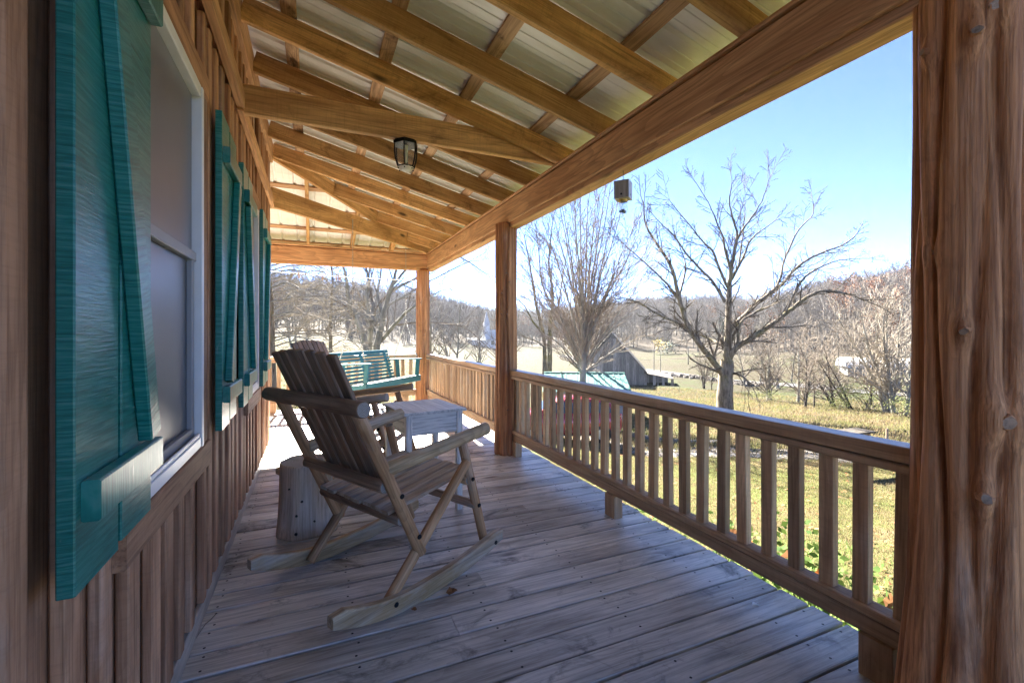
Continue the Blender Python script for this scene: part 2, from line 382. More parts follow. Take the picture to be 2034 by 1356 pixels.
class Tubes:
    """many tapering tubes as one mesh"""
    def __init__(s): s.g = {}; s.count = 0
    def add(s, P, Rr, sides):
        s.g.setdefault((len(P), sides), []).append((P, Rr)); s.count += 1
    def arrays(s):
        VV, FF, off = [], [], 0
        for (n, k), items in s.g.items():
            P = np.array([[tuple(q) for q in it[0]] for it in items], np.float64); Rr = np.array([it[1] for it in items])
            T = np.empty_like(P); T[:, 1:-1] = P[:, 2:] - P[:, :-2]; T[:, 0] = P[:, 1] - P[:, 0]; T[:, -1] = P[:, -1] - P[:, -2]
            T /= np.linalg.norm(T, axis=2, keepdims=True) + 1e-9
            main = P[:, -1] - P[:, 0]; main /= np.linalg.norm(main, axis=1, keepdims=True) + 1e-9
            ref = np.where(np.abs(main[:, 2:3]) < 0.8, np.array([[0, 0, 1.0]]), np.array([[1.0, 0, 0]]))[:, None, :]
            A = np.cross(T, np.broadcast_to(ref, T.shape)); A /= np.linalg.norm(A, axis=2, keepdims=True) + 1e-9
            B = np.cross(T, A)
            ang = np.arange(k) * 2 * math.pi / k
            v = P[:, :, None, :] + Rr[:, :, None, None] * (np.cos(ang)[None, None, :, None] * A[:, :, None, :] + np.sin(ang)[None, None, :, None] * B[:, :, None, :])
            m = len(items); VV.append(v.reshape(-1, 3))
            i, j, q = np.meshgrid(np.arange(m), np.arange(n - 1), np.arange(k), indexing='ij')
            base = off + (i * n + j) * k; q2 = (q + 1) % k
            FF.append(np.stack([base + q, base + q2, base + k + q2, base + k + q], -1).reshape(-1, 4))
            off += m * n * k
        return np.concatenate(VV), np.concatenate(FF)
    def build(s, name, mat, Mw=None, parent=None, smooth=True):
        v, f = s.arrays()
        Mw = Mw or Matrix.Identity(4)
        inv = np.array(Mw.inverted()); v = v @ inv[:3, :3].T + inv[:3, 3]
        return place(name, fastmesh(name, v, f, mat, smooth), Mw, parent)
class Bag:
    """loose polygons gathered into one mesh"""
    def __init__(s): s.v = []; s.f = []
    def poly(s, *pts):
        n = len(s.v); s.v += [tuple(p) for p in pts]; s.f.append(tuple(range(n, n + len(pts))))
    def box(s, lo, hi):
        (x0, y0, z0), (x1, y1, z1) = lo, hi; n = len(s.v)
        s.v += [(x0, y0, z0), (x1, y0, z0), (x1, y1, z0), (x0, y1, z0), (x0, y0, z1), (x1, y0, z1), (x1, y1, z1), (x0, y1, z1)]
        s.f += [tuple(n + i for i in q) for q in ((3, 2, 1, 0), (4, 5, 6, 7), (0, 1, 5, 4), (1, 2, 6, 5), (2, 3, 7, 6), (3, 0, 4, 7))]
    def build(s, name, mat, parent=None, Mw=None, smooth=False):
        return place(name, mesh(name, s.v, s.f, mat, smooth), Mw or (WM[parent.name] if parent else Matrix.Identity(4)), parent)
def copy_tree(o, Mw, parent=None):
    c = o.copy(); COL.objects.link(c); c.parent = parent
    if parent is None: c.matrix_basis = Mw
    WM[c.name] = Mw
    for ch in KIDS(o):
        copy_tree(ch, Mw @ ch.matrix_basis, c)
    return c
def KIDS(o):
    return [x for x in list(COL.objects) if x.parent is o]

# ------------------------------------------------------------------ the valley: heights by bearing and range
_ph = np.array([-180, -60, -12, 0, 10, 25, 40, 50, 60, 70, 120, 180.0])
_rr = np.array([0, 4, 10, 20, 30, 50, 70, 100, 140, 180, 250, 350, 600, 1200.0])
_zz = np.array([
    [-.9, -.9, -.9, -.9, -.9, -.9, -.8, -.5, 0, 1, 3, 6, 10, 10],
    [-.9, -.9, -.9, -.9, -.8, -.5, 0, 1, 4, 8, 14, 18, 20, 20],
    [-.9, -.9, -.9, -.8, -.4, .3, 1.2, 3.0, 8, 15, 24, 30, 34, 34],
    [-.9, -.9, -1.1, -1.2, -1.0, -.6, -.1, .8, 4, 9, 15, 19, 22, 22],
    [-.9, -.9, -1.4, -2.0, -2.3, -2.7, -3.0, -3.2, -1, 4, 12, 17, 20, 20],
    [-.9, -.95, -1.7, -3.0, -3.6, -4.4, -5.0, -5.2, -5.0, -4, 0, 5, 14, 14],
    [-.9, -1.0, -2.0, -3.3, -3.6, -4.4, -5.2, -5.2, -4.5, 1, 8, 12, 16, 16],
    [-.9, -1.0, -2.0, -3.0, -3.5, -4.6, -5.2, -5.0, -3.0, 2, 9, 13, 18, 18],
    [-.9, -1.0, -1.8, -2.7, -3.3, -4.6, -5.0, -3.0, 3, 8, 15, 18, 22, 22],
    [-.9, -1.0, -1.6, -2.4, -3.0, -4.2, -4.0, 0, 7, 13, 19, 22, 24, 24],
    [-.9, -.9, -1.0, -1.2, -1.4, -1.8, -2, -1, 2, 4, 6, 8, 10, 10],
    [-.9, -.9, -.9, -.9, -.9, -.9, -.8, -.5, 0, 1, 3, 6, 10, 10]])
_ff = np.array([75, 75, 80, 97, 118, 165, 140, 118, 92, 84, 110, 75.0])      # where the wood begins
def _interp(ph, r):
    ph = np.asarray(ph, float); r = np.asarray(r, float)
    i = np.clip(np.searchsorted(_ph, ph) - 1, 0, len(_ph) - 2); f = (ph - _ph[i]) / (_ph[i + 1] - _ph[i]); f = f * f * (3 - 2 * f)
    j = np.clip(np.searchsorted(_rr, r) - 1, 0, len(_rr) - 2); g = (r - _rr[j]) / (_rr[j + 1] - _rr[j]); g = np.clip(g, 0, 1)
    return (_zz[i, j] * (1 - f) + _zz[i + 1, j] * f) * (1 - g) + (_zz[i, j + 1] * (1 - f) + _zz[i + 1, j + 1] * f) * g
def ground(x, y):
    x = np.asarray(x, float); y = np.asarray(y, float)
    dx, dy = x - CAM.x, y - CAM.y; r = np.hypot(dx, dy); ph = np.degrees(np.arctan2(dx, dy))
    z = _interp(ph, r)
    und = 0.5 + 0.5 * np.sin(x * .021 + 1) * np.cos(y * .017)
    amp = np.clip((r - 150) / 120, 0, 1) * 3.0
    z = z + amp * (np.sin(x * .03 + 2 * np.sin(y * .011)) * np.cos(y * .024)) + np.clip(r / 40, 0, 1) * .12 * np.sin(x * .31) * np.cos(y * .27 + .4)
    return z
def gz(x, y): return float(ground(x, y))
def gat(u, d):
    """the ground straight below column u at depth d"""
    p = spot(u, HORIZON, d); return V((p.x, p.y, gz(p.x, p.y)))
def forest_edge(ph): return np.interp(ph, _ph, _ff)
def pasture(ph, r): return (ph > 47.5) & (ph < 55) & (r > 150 + (ph - 47.5) * 2) & (r < 205)

def ground_mat():
    m, nt, bs = _mat('grass_ground'); L = nt.links
    c = coords(nt, (1, 1, 1), False)
    big = noise(nt, c, .12, 4, .6, .4); mid = noise(nt, c, 1.1, 6, .68, .3); fine = noise(nt, c, 24, 5, .75)
    at = nt.nodes.new('ShaderNodeAttribute'); at.attribute_name = 'wood'
    far = nt.nodes.new('ShaderNodeAttribute'); far.attribute_name = 'dry'
    green = mixc(nt, (0.020, 0.032, 0.008), (0.046, 0.059, 0.016), ramp(nt, fine, .3, .7))
    tan = mixc(nt, (0.025, 0.0195, 0.0098), (0.049, 0.039, 0.0205), ramp(nt, fine, .3, .7))
    fac = math_(nt, 'ADD', math_(nt, 'MULTIPLY', mid, .75), math_(nt, 'MULTIPLY', big, .5))
    fac = math_(nt, 'ADD', fac, math_(nt, 'MULTIPLY', far.outputs['Fac'], .08))
    col = mixc(nt, green, tan, ramp(nt, fac, .54, .72))
    bare = noise(nt, c, .45, 5, .6)
    col = mixc(nt, col, (0.085, 0.064, 0.045), math_(nt, 'MULTIPLY', ramp(nt, bare, .60, .72), .7))
    litter = mixc(nt, (0.03, 0.024, 0.017), (0.064, 0.05, 0.037), ramp(nt, mid, .3, .7))
    col = mixc(nt, col, litter, at.outputs['Fac'])
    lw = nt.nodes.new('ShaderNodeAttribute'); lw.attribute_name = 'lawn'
    col = mixc(nt, col, mixc(nt, col, (2.4, 2.2, 2.2), 1.0, 'MULTIPLY'), lw.outputs['Fac'])  # short pale lawn, its colour also raised to make up for weaker sun
    L.new(col, bs.inputs['Base Color']); bs.inputs['Roughness'].default_value = .95; bs.inputs['Specular IOR Level'].default_value = .1
    bp = node(nt, 'ShaderNodeBump', i_Strength=.8, i_Distance=.05); L.new(fine, bp.inputs['Height']); L.new(bp.outputs[0], bs.inputs['Normal'])
    return m
def build_ground():
    rs = np.concatenate([np.linspace(0, 3, 4)[:-1], np.geomspace(3, 1200, 120)]); ph = np.concatenate([np.arange(-180, -20, 5), np.arange(-20, 90, .8), np.arange(90, 180, 5)])
    Rm, Pm = np.meshgrid(rs, ph, indexing='ij'); X = CAM.x + Rm * np.sin(np.radians(Pm)); Y = CAM.y + Rm * np.cos(np.radians(Pm))
    Z = ground(X, Y); nr, npn = Rm.shape
    i, j = np.meshgrid(np.arange(nr - 1), np.arange(npn), indexing='ij'); j2 = (j + 1) % npn
    F = np.stack([i * npn + j, i * npn + j2, (i + 1) * npn + j2, (i + 1) * npn + j], -1).reshape(-1, 4)
    me = fastmesh('ground', np.stack([X, Y, Z], -1).reshape(-1, 3), F, ground_mat())
    wv = np.clip((Rm - forest_edge(Pm) + 4) / 12, 0, 1) * (~pasture(Pm, Rm))
    dv = np.clip((Rm - 30) / 60, 0, 1) + .9 * ((Rm > 24) & (Rm < 34) & (Pm > 44))
    for nm, arr in (('wood', wv), ('dry', dv), ('lawn', np.clip((40 - Rm) / 20, 0, 1))):  # last mask picks the nearby ground to brighten
        a = me.attributes.new(nm, 'FLOAT', 'POINT'); a.data.foreach_set('value', arr.ravel().astype(np.float32))
    o = place('ground', me, Matrix.Identity(4)); tag(o, kind='structure')
build_ground()
def strip(name, pts, width, mat, lift, wob=0.12, n=60):
    """a track laid over the ground"""
    pts = [V(p) for p in pts]; seg = [0]
    for a, b2 in zip(pts[:-1], pts[1:]): seg.append(seg[-1] + (b2 - a).length)
    def at(t):
        s = t * seg[-1]
        for k_ in range(len(pts) - 1):
            if s <= seg[k_ + 1] + 1e-6: return pts[k_].lerp(pts[k_ + 1], (s - seg[k_]) / (seg[k_ + 1] - seg[k_]))
    C = [at(i / n) for i in range(n + 1)]
    for _ in range(6): C = [C[0]] + [(C[i - 1] + C[i] * 2 + C[i + 1]) / 4 for i in range(1, n)] + [C[-1]]
    r = random.Random(5); vs, fs = [], []; M_ = 5
    for i, p in enumerate(C):
        d = (C[min(n, i + 1)] - C[max(0, i - 1)]).normalized(); s_ = V((-d.y, d.x, 0)); wd = width * (1 + r.uniform(-wob, wob))
        for k_ in range(M_ + 1):
            q = p + s_ * wd * (k_ / M_ - .5); edge = -.05 if k_ in (0, M_) else 0
            vs.append((q.x, q.y, gz(q.x, q.y) + lift + edge))
    for i in range(n):
        for k_ in range(M_): a = i * (M_ + 1) + k_; fs.append((a, a + 1, a + M_ + 2, a + M_ + 1))
    return tag(place(name, mesh(name, vs, fs, mat, True), Matrix.Identity(4)), kind='structure')
def gravel_mat(name, a, b_, sc):
    m, nt, bs = _mat(name); c = coords(nt, (1, 1, 1), False)
    f = noise(nt, c, sc, 5, .7); p = noise(nt, c, .5, 4, .6)
    col = mixc(nt, a, b_, ramp(nt, f, .3, .7)); col = mixc(nt, col, (0.11, 0.085, 0.06), math_(nt, 'MULTIPLY', ramp(nt, p, .45, .65), .6))
    nt.links.new(col, bs.inputs['Base Color']); bs.inputs['Roughness'].default_value = .95; bs.inputs['Specular IOR Level'].default_value = .08
    return m
G1 = gravel_mat('driveway_gravel', (0.11, 0.10, 0.092), (0.25, 0.235, 0.22), 30)
strip('driveway', [gat(1120, 24), gat(1190, 17.5), gat(1330, 15.6), gat(1480, 15.2), gat(1620, 14.0), gat(1850, 12.5)], 2.3, G1, .05)
strip('path', [gat(1250, 21), gat(1350, 18.8), gat(1440, 17.6)], 0.8, G1, .05)
strip('road', [gat(1120, 118), gat(1200, 92), gat(1290, 75), gat(1420, 62), gat(1560, 53.5), gat(1700, 46.5), gat(1850, 40)], 3.6, gravel_mat('road_asphalt', (0.06, 0.06, 0.062), (0.085, 0.085, 0.088), 8), .12, .03)
# ------------------------------------------------------------------ the porch: numbers
YC = 6.05            # house corner; the porch turns left there
YB, XB = 8.5, 2.45   # inner faces of the two eave beams
ZB = 2.83            # top of beams
SL = 0.25            # roof slope
RD = 0.165           # rafter depth
def zr(x): return ZB + SL * (XB - x)                 # underside of the rafters, long side
def zre(y): return ZB + SL * (YB - y)                # and of those of the end

# --- deck
deck = empty('porch_deck', (0, 0, 0), kind='structure')
b = Bag()
for x in (0.05, 0.65, 1.25, 1.85, 2.45, 2.66): b.box((x, -0.9, -0.22), (x + 0.04, 8.8, -0.035))
b.box((-3.2, 8.74, -0.22), (2.70, 8.78, -0.036)); b.box((-3.2, 6.3, -0.22), (0.0, 6.34, -0.036)); b.box((-3.2, 7.5, -0.22), (0.0, 7.54, -0.036))
b.build('joist', M['rail'], deck)
nails = Bag()
def nail(x, y, z=0.0005, r=0.0062):
    nails.poly(*[(x + r * math.cos(a), y + r * math.sin(a), z + 0.0006) for a in (0, 1.05, 2.1, 3.14, 4.19, 5.24)])
PW = 0.16
k = 0
for i in range(-11, 48):
    y = 1.33 + PW * i + PW / 2
    x0 = 0.012 if y < YC else y - YC + 0.012
    x1 = 2.76 + rnd.uniform(-0.018, 0.018)
    if x0 > x1 - 0.1: continue
    cuts = [x0, x1]
    j = {0: 1.62, 4: 1.10, 6: 1.35, 9: 1.05, 11: 2.0, 14: 1.3, 19: 1.25, 22: 2.1, 24: 1.9}.get(i)
    if j and j < x1 and j > x0 + .2: cuts = [x0, j, x1]
    for a, c in zip(cuts[:-1], cuts[1:]):
        gap = 0.0025 if c != x1 else 0
        zz = -0.016 + rnd.uniform(-0.0018, 0.0012)
        mit = (0.0, 0.0)
        if y >= YC and a == x0: mit = (-PW, 0.0)
        me = board_mesh(round(c - a - gap, 2), PW - rnd.choice((0.008, 0.010, 0.013)), 0.032, M["deck"], 0.004, cut=mit)
        o = place('plank', me, along((a, y, zz), (c - gap, y, zz)) if not mit[0] else along((a, y, zz), (c - gap, y, zz)), deck)
    if y < 6.8:
        for xj in (0.07, 0.67, 1.27, 1.87, 2.47, 2.68):
            if xj > x0:
                for s in (-0.045, 0.05): nail(xj + rnd.uniform(-.012, .012), y + s + rnd.uniform(-.008, .008))
for i in range(-20, 18):                             # round the corner the boards run the other way
    x = 0.08 + PW * i
    if x > 2.5: break
    y0 = YC + 0.012 if x < 0 else YC + x + 0.012
    place('plank', board_mesh(8.82 - y0, PW - 0.008, 0.032, M['deck'], 0.004, cut=(PW, 0) if x > 0 else (0, 0)),
          along((x, y0, -0.016), (x, 8.82, -0.016)), deck)
nb = nails.build('nail_heads', M['bolt'], deck); nb['kind'] = 'stuff'

# --- house wall: boards and battens
wall = empty('cabin_wall', (0, 3, 0), label='brown board-and-batten cabin wall with windows along the left of the porch', cat='wall')
y = -1.5
while y < YC - 0.02:
    y2 = min(y + 0.2, YC)
    box('board', (-0.03, y + 0.002, -0.12), (-0.002 + rnd.uniform(-.002, 0), y2 - 0.002, 3.62), M['wall'], wall, 0.002)
    y = y2
for i in range(16):
    x = -0.02 - 0.2 * i
    box('board', (x - 0.198, YC - 0.03, -0.12), (x, YC, 3.62), M['wall'], wall, 0.002)
    if i: box('batten', (x - 0.04, YC, 0.1), (x + 0.04, YC + 0.024, 3.45), M['wall'], wall)
WIN = [(1.60, 2.385, 0.86, 2.42), (3.96, 4.58, 0.86, 2.42)]   # outer edge of the white frames: y0 y1 z0 z1
TR = 0.115
i = 0
y = -1.44
while y < YC - 0.1:
    wd = 0.075 + rnd.uniform(-0.012, 0.02); t = 0.028 + rnd.uniform(-0.004, 0.006); yy = y + rnd.uniform(-0.02, 0.02)
    spans = [(0.10, 2.845), (2.955, 3.44)]
    for (a, c, z0, z1) in WIN:
        if yy + wd > a - TR and yy < c + TR:
            spans = [(0.10, z0 - TR - 0.002), (z1 + TR + 0.002, 2.845), (2.955, 3.44)]
            if yy < a - TR + 0.02 or yy + wd > c + TR - 0.02: spans = []
    for z0, z1 in spans: box('batten', (0.0, yy, z0), (t, yy + wd, z1), M['wall'], wall, 0.005)
    y += 0.178; i += 1
for (a, c, z0, z1) in WIN:                            # a batten close beside each window trim
    for yy in (a - TR - 0.08, c + TR + 0.012):
        box('batten', (0.0, yy, 0.10), (0.03, yy + 0.065, 2.845), M['wall'], wall, 0.005)
box('baseboard', (0.0, -1.5, 0.0), (0.022, YC, 0.095), M['railtop'], wall)
box('corner_trim', (0.0, YC - 0.1, 0.1), (0.026, YC + 0.026, 3.4), M['wall'], wall)
board('ledger_strip', (0.055, -1.5, 2.90), (0.055, 3.50, 2.90), 0.11, 0.045, M['beam'], wall, up=(1, 0, 0), segs=10, jit=0.004)
board('ledger_strip', (0.050, 3.50, 2.875), (0.050, YC, 2.875), 0.10, 0.04, M['beam'], wall, up=(1, 0, 0), segs=8, jit=0.004)
board('ledger', (0.03, -1.5, 3.46), (0.03, YC, 3.46), 0.235, 0.055, M['beam'], wall, up=(1, 0, 0), segs=10, jit=0.004)
for (a, c, z0, z1) in WIN:
    zm = z0 + 0.80
    win = box('window', (-0.001, a + 0.05, z0 + 0.05), (0.008, c - 0.05, zm), M['pane'], wall, 0.001)
    box('upper_pane', (-0.001, a + 0.05, zm + 0.002), (0.020, c - 0.05, z1 - 0.05), M['pane'], win, 0.001)
    for nm, lo, hi, mt in (
        ('frame', (0.0, a, z0), (0.056, a + 0.034, z1), 'vinyl'), ('frame', (0.0, c - 0.034, z0), (0.056, c, z1), 'vinyl'),
        ('frame', (0.0, a + 0.05, z1 - 0.05), (0.054, c - 0.05, z1), 'vinyl'), ('frame', (0.0, a + 0.05, z0), (0.054, c - 0.05, z0 + 0.045), 'vinyl'),
        ('sash_rail', (0.008, a + 0.034, zm), (0.034, c - 0.034, zm + 0.04), 'sash'),
        ('sash', (0.008, a + 0.05, z0 + 0.045), (0.030, a + 0.09, zm), 'sash'), ('sash', (0.008, c - 0.09, z0 + 0.045), (0.030, c - 0.05, zm), 'sash'),
        ('sash', (0.008, a + 0.09, z0 + 0.045), (0.030, c - 0.09, z0 + 0.09), 'sash'),
        ('screen_bar', (0.040, a + 0.05, z0 + 0.045), (0.050, c - 0.05, z0 + 0.062), 'vinyl')):
        box(nm, lo, hi, M[mt], win, 0.003)
    for lo, hi in (((0.0, a - TR, z0), (0.047, a - 0.002, z1)), ((0.0, c + 0.002, z0), (0.047, c + TR, z1)),
                   ((0.0, a - TR - 0.01, z1 + 0.002), (0.052, c + TR + 0.01, z1 + TR)), ((0.0, a - TR - 0.02, z0 - TR), (0.06, c + TR + 0.01, z0 - 0.002))):
        box('trim', lo, hi, M['wall'], win, 0.005)
def shutter(y0, y1, z0, z1, flip):
    s = empty('shutter', (0.05, y0, z0)); s.parent = wall; s.matrix_basis = WM[wall.name].inverted() @ WM[s.name]
    ym = (y0 + y1) / 2
    for a, c, dz in ((y0, ym - 0.009, 0.0), (ym + 0.009, y1, 0.012)):
        box('plank', (0.05, a, z0 + dz), (0.08, c, z1 - dz), M['teal'], s, 0.003)
    box('backing', (0.046, ym - 0.05, z0 + 0.08), (0.0498, ym + 0.05, z1 - 0.05), M['bolt'], s, 0.001)  # near-black strip standing in for the shade in the gap
    c0, c1 = z0 + 0.135, z1 - 0.16
    for z in (c0, c1 - 0.09): box('cleat', (0.081, y0 + 0.02, z), (0.113, y1 - 0.02, z + 0.082), M['teal'], s)
    za, zb = c0 + 0.10, c1 - 0.10
    ya, yb = (y0 + 0.10, y1 - 0.075) if flip else (y1 - 0.075, y0 + 0.10)
    board('brace', (0.097, yb, za), (0.097, ya, zb), 0.075, 0.032, M['teal'], s, up=(1, 0, 0))
    return s
shutter(1.135, 1.58, 0.85, 2.46, True); shutter(2.66, 3.12, 0.865, 2.46, False)
shutter(3.42, 3.90, 0.865, 2.46, True); shutter(4.66, 5.12, 0.865, 2.46, False)

# --- roof
roof = empty('porch_roof', (1.2, 4, 2.83), label='shed porch roof of golden rafters under pale ribbed metal with long eave beams', cat='roof')
def rough(name, p0, p1, wd, t, mat=None, up=(0, 0, 1), v=0, jit=0.004, segs=8, parent=None, cut=(0, 0)):
    L = round((V(p1) - V(p0)).length, 3)
    return place(name, board_mesh(L, wd, t, mat or M['rafter'], 0.006, segs, jit, v, cut), along(p0, p1, up), parent or roof)
RY = [-0.95, -0.3, 0.33, 0.98, 1.62, 2.245, 2.88, 3.495, 4.155, 4.80, 5.46]
JY = [6.09, 6.79, 7.44, 8.02]
XE = 3.05                                             # eave overhang, lengthened out of view to keep sun off the deck edge
for i, y in enumerate(RY + JY):
    xa = 0.062 if y < YC else y - YC + 0.03
    c = V((0, 0, RD / 2))
    rough('rafter', V((xa, y, zr(xa))) + c, V((2.70, y, zr(2.70))) + c, 0.047, RD, up=(-SL, 0, -1), v=i % 3)
for i, x in enumerate([-2.3, -1.65, -1.0, -0.30, 0.41, 1.12, 1.81]):
    ya = YC + 0.06 if x < 0 else YC + x + 0.03
    c = V((0, 0, RD / 2))
    rough('rafter', V((x, ya, zre(ya))) + c, V((x, 8.74, zre(8.74))) + c, 0.047, RD, up=(0, -SL, -1), v=i % 3)
h0, h1 = V((0.05, YC + 0.05, zr(0.05) + RD / 2 - 0.012)), V((2.86, YC + 2.86, zr(2.86) + RD / 2 - 0.012))
rough('hip_rafter', h0, h1, 0.05, RD + 0.03)
rough('tie_beam', (0.05, 3.552, 2.83 + 0.098), (2.46, 3.552, 2.83 + 0.098), 0.06, 0.195, v=1)
rough('tie_beam', (0.03, YC + 0.03, 2.83 + 0.12), (2.43, YC + 2.43, 2.83 + 0.12), 0.055, 0.235, v=2)
zp = lambda x: zr(x) + RD + 0.011
HIP = lambda x: YC + x
for i, x in enumerate([0.345, 0.985, 1.605, 2.225, 2.80]):
    rough('purlin', (x, -1.4, zp(x)), (x, HIP(x) - 0.04, zp(x)), 0.10, 0.022, M['purlin'], up=(SL, 0, 1), v=i, jit=0.006, segs=24)
    ye = YC + x; ze = zre(ye) + RD + 0.011
    rough('purlin', (-3.0, ye, ze), (x - 0.04, ye, ze), 0.10, 0.022, M['purlin'], up=(0, SL, 1), v=i, jit=0.006, segs=24)
def roof_sheet(along_y):
    """ribbed sheet; ribs run down the slope"""
    prof, u = [], -1.6
    end = 0.0
    while u < 9.0:
        prof += [(u, 0), (u + 0.072, 0), (u + 0.078, 0.004), (u + 0.084, 0), (u + 0.15, 0), (u + 0.156, 0.004), (u + 0.162, 0), (u + 0.192, 0), (u + 0.207, 0.021), (u + 0.225, 0.021)]
        u += 0.24
    vs, fs = [], []
    for (q, dz) in prof:
        if along_y:
            xa, xb = max(-0.0, q - YC), XE
            xa = min(xa, xb)
            for x in (xa, xb): vs.append((x, q, zr(x) + RD + 0.024 + dz))
        else:
            q2 = q - 4.6
            ya = YC if q2 < 0 else YC + min(q2, XE)
            for y in (ya, YC + XE): vs.append((q2 if q2 < XE else XE, y, zre(y) + RD + 0.024 + dz))
    for i in range(len(prof) - 1): fs.append((2 * i, 2 * i + 1, 2 * i + 3, 2 * i + 2))
    return mesh('sheet', vs, fs, M['roof'])
place('roof_panel', roof_sheet(True), Matrix.Identity(4), roof); a_, b_ = V((-.02, YC - .02, zr(-.02) + RD + .052)), V((XE, YC + XE, zr(XE) + RD + .052))
board('hip_cap', a_, b_, .34, .012, M['roof'], roof)  # unseen strip added to stop sun leaking between the roof sheets
place('roof_panel', roof_sheet(False), Matrix.Identity(4), roof)
# eave beams: a proud face plank, a lower core and a cap strip
def beam(p0, p1, inn):
    p0, p1, inn = V(p0), V(p1), V(inn)
    o = lambda d, z: (p0 - inn * d + V((0, 0, z)), p1 - inn * d + V((0, 0, z)))
    bm = rough('beam', *o(0.09, 2.655), 0.12, 0.30, M['beam'], segs=26, jit=0.006)
    rough('beam_face', *o(0.015, 2.672), 0.235, 0.03, M['beam'], up=inn, segs=2, jit=0.0)
    rough('beam_cap', *o(0.07, 2.817), 0.16, 0.024, M['beam'], segs=16, jit=0.004)
beam((XB, -1.5, 0), (XB, YB + 0.15, 0), (-1, 0, 0)); beam((XB, YB, 0), (-3.2, YB, 0), (0, -1, 0))

# --- fluted cedar posts
def log_post(loc, r0, flare, h, seed, label, sides=72, rings=64, knots=(), grp='fluted cedar log posts'):
    r = random.Random(seed)
    lab_ = label; root = empty('log_post', loc, label=label, cat='post', group=grp)
    NL = 13; lob = [(6.2832 * (i_ + r.uniform(-.32, .32)) / NL, r.uniform(.35, 1.0), r.uniform(-.10, .10)) for i_ in range(NL)]
    vs = []
    def rad(a, z):
        f = z / h
        base = r0 * (1.04 - 0.06 * f + .022 * math.sin(2.3 * z + seed) + .016 * math.sin(5.1 * z + 2 * seed + a)) + flare * math.exp(-z / 0.55)
        q = 0
        for n, (p, s, tw) in enumerate(lob):
            c = p + tw * math.sin(1.3 * z + n) + 0.12 * math.sin(3.1 * z + 2 * n)
            d = math.atan2(math.sin(a - c), math.cos(a - c))
            q -= s * 0.034 * math.exp(-abs(d) / 0.075) * (1.0 + 1.0 * math.exp(-z / 0.9))
            q += s * 0.004 * math.exp(-((d - .25) / 0.12) ** 2)
        for (ka, kz, ks) in knots:
            d = math.atan2(math.sin(a - ka), math.cos(a - ka)) * base
            q += ks * 0.9 * math.exp(-(d * d + ((z - kz) * 0.6) ** 2) / (2 * ks * ks * 0.9))
        return base + q * r0 / 0.15
    for i in range(rings + 1):
        z = h * i / rings
        for k in range(sides):
            a = 2 * math.pi * k / sides
            q = rad(a, z); vs.append((z - h / 2, q * math.cos(a), q * math.sin(a)))
    fs = [(i * sides + k, i * sides + (k + 1) % sides, (i + 1) * sides + (k + 1) % sides, (i + 1) * sides + k) for i in range(rings) for k in range(sides)]
    n = len(fs); fs.append(tuple(reversed(range(sides)))); fs.append(tuple(range(rings * sides, (rings + 1) * sides)))
    me = mesh('post', vs, fs, [M['post'], M['logend']], [True] * n + [False] * 2, [0] * n + [1, 1])
    Mx = Matrix.Translation(V(loc) + V((0, 0, h / 2))) @ Matrix(((0, 0, -1), (0, 1, 0), (1, 0, 0))).to_4x4()
    place('shaft', me, Mx, root)
    for (ka, kz, ks) in knots:                        # sawn branch stubs
        q = rad(ka, kz); wa = math.atan2(math.sin(ka), -0.0) if 0 else ka
        d = Mx.to_3x3() @ V((0, math.cos(ka), math.sin(ka)))
        c = V(loc) + V((0, 0, kz)) + d * (q - ks * 0.25)
        log('knot', c - d * ks * 0.4, c + d * ks * 0.5, ks * 0.8, ks * 0.55, M['post'], root, M['slat'], sides=9, rings=1, rough=0.12, seed=int(kz * 100))
    return root
def toward_cam(loc, off=0.0):
    """post-local angle whose outward side looks at the camera"""
    d = CAM - V(loc); return math.atan2(d.y, -d.x) if False else math.atan2(-d.x, d.y)
P1, P2, P3 = (2.50, 0.775, 0), (2.48, 4.72, 0), (2.40, 8.62, 0)
def kn(P, lst):
    d = CAM - V(P); out = []
    for off, z, s in lst:
        # local (y,z) axes of the shaft map to world y and -x
        a = math.atan2(-d.x, d.y) + off; out.append((a, z, s * 1.25))
    return out
log_post(P1, 0.150, 0.055, 2.50, 3, 'massive reddish cedar post with deep flutes closing the right edge', 110, 110,
         kn(P1, [(0.32, 2.34, .026), (0.05, 2.27, .02), (-0.75, 2.28, .016), (-0.1, 1.36, .018), (0.42, 1.09, .03), (0.15, 0.86, .022), (-0.7, 1.62, .015)]))
log_post(P2, 0.122, 0.012, 2.56, 8, 'slim cedar post standing between the two long railings, sawn knots up its face', 64, 60,
         kn(P2, [(0.0, 2.0, .016), (0.3, 1.9, .014), (-0.35, 1.78, .016), (-0.4, 1.55, .014), (0.1, 1.55, .012), (0.1, 0.5, .016)]))
log_post(P3, 0.125, 0.012, 2.53, 15, 'cedar corner post at the far end beside the teal swing', 56, 50, kn(P3, [(0.2, 1.3, .016), (-.3, 1.9, .014), (0, .6, .014)]))

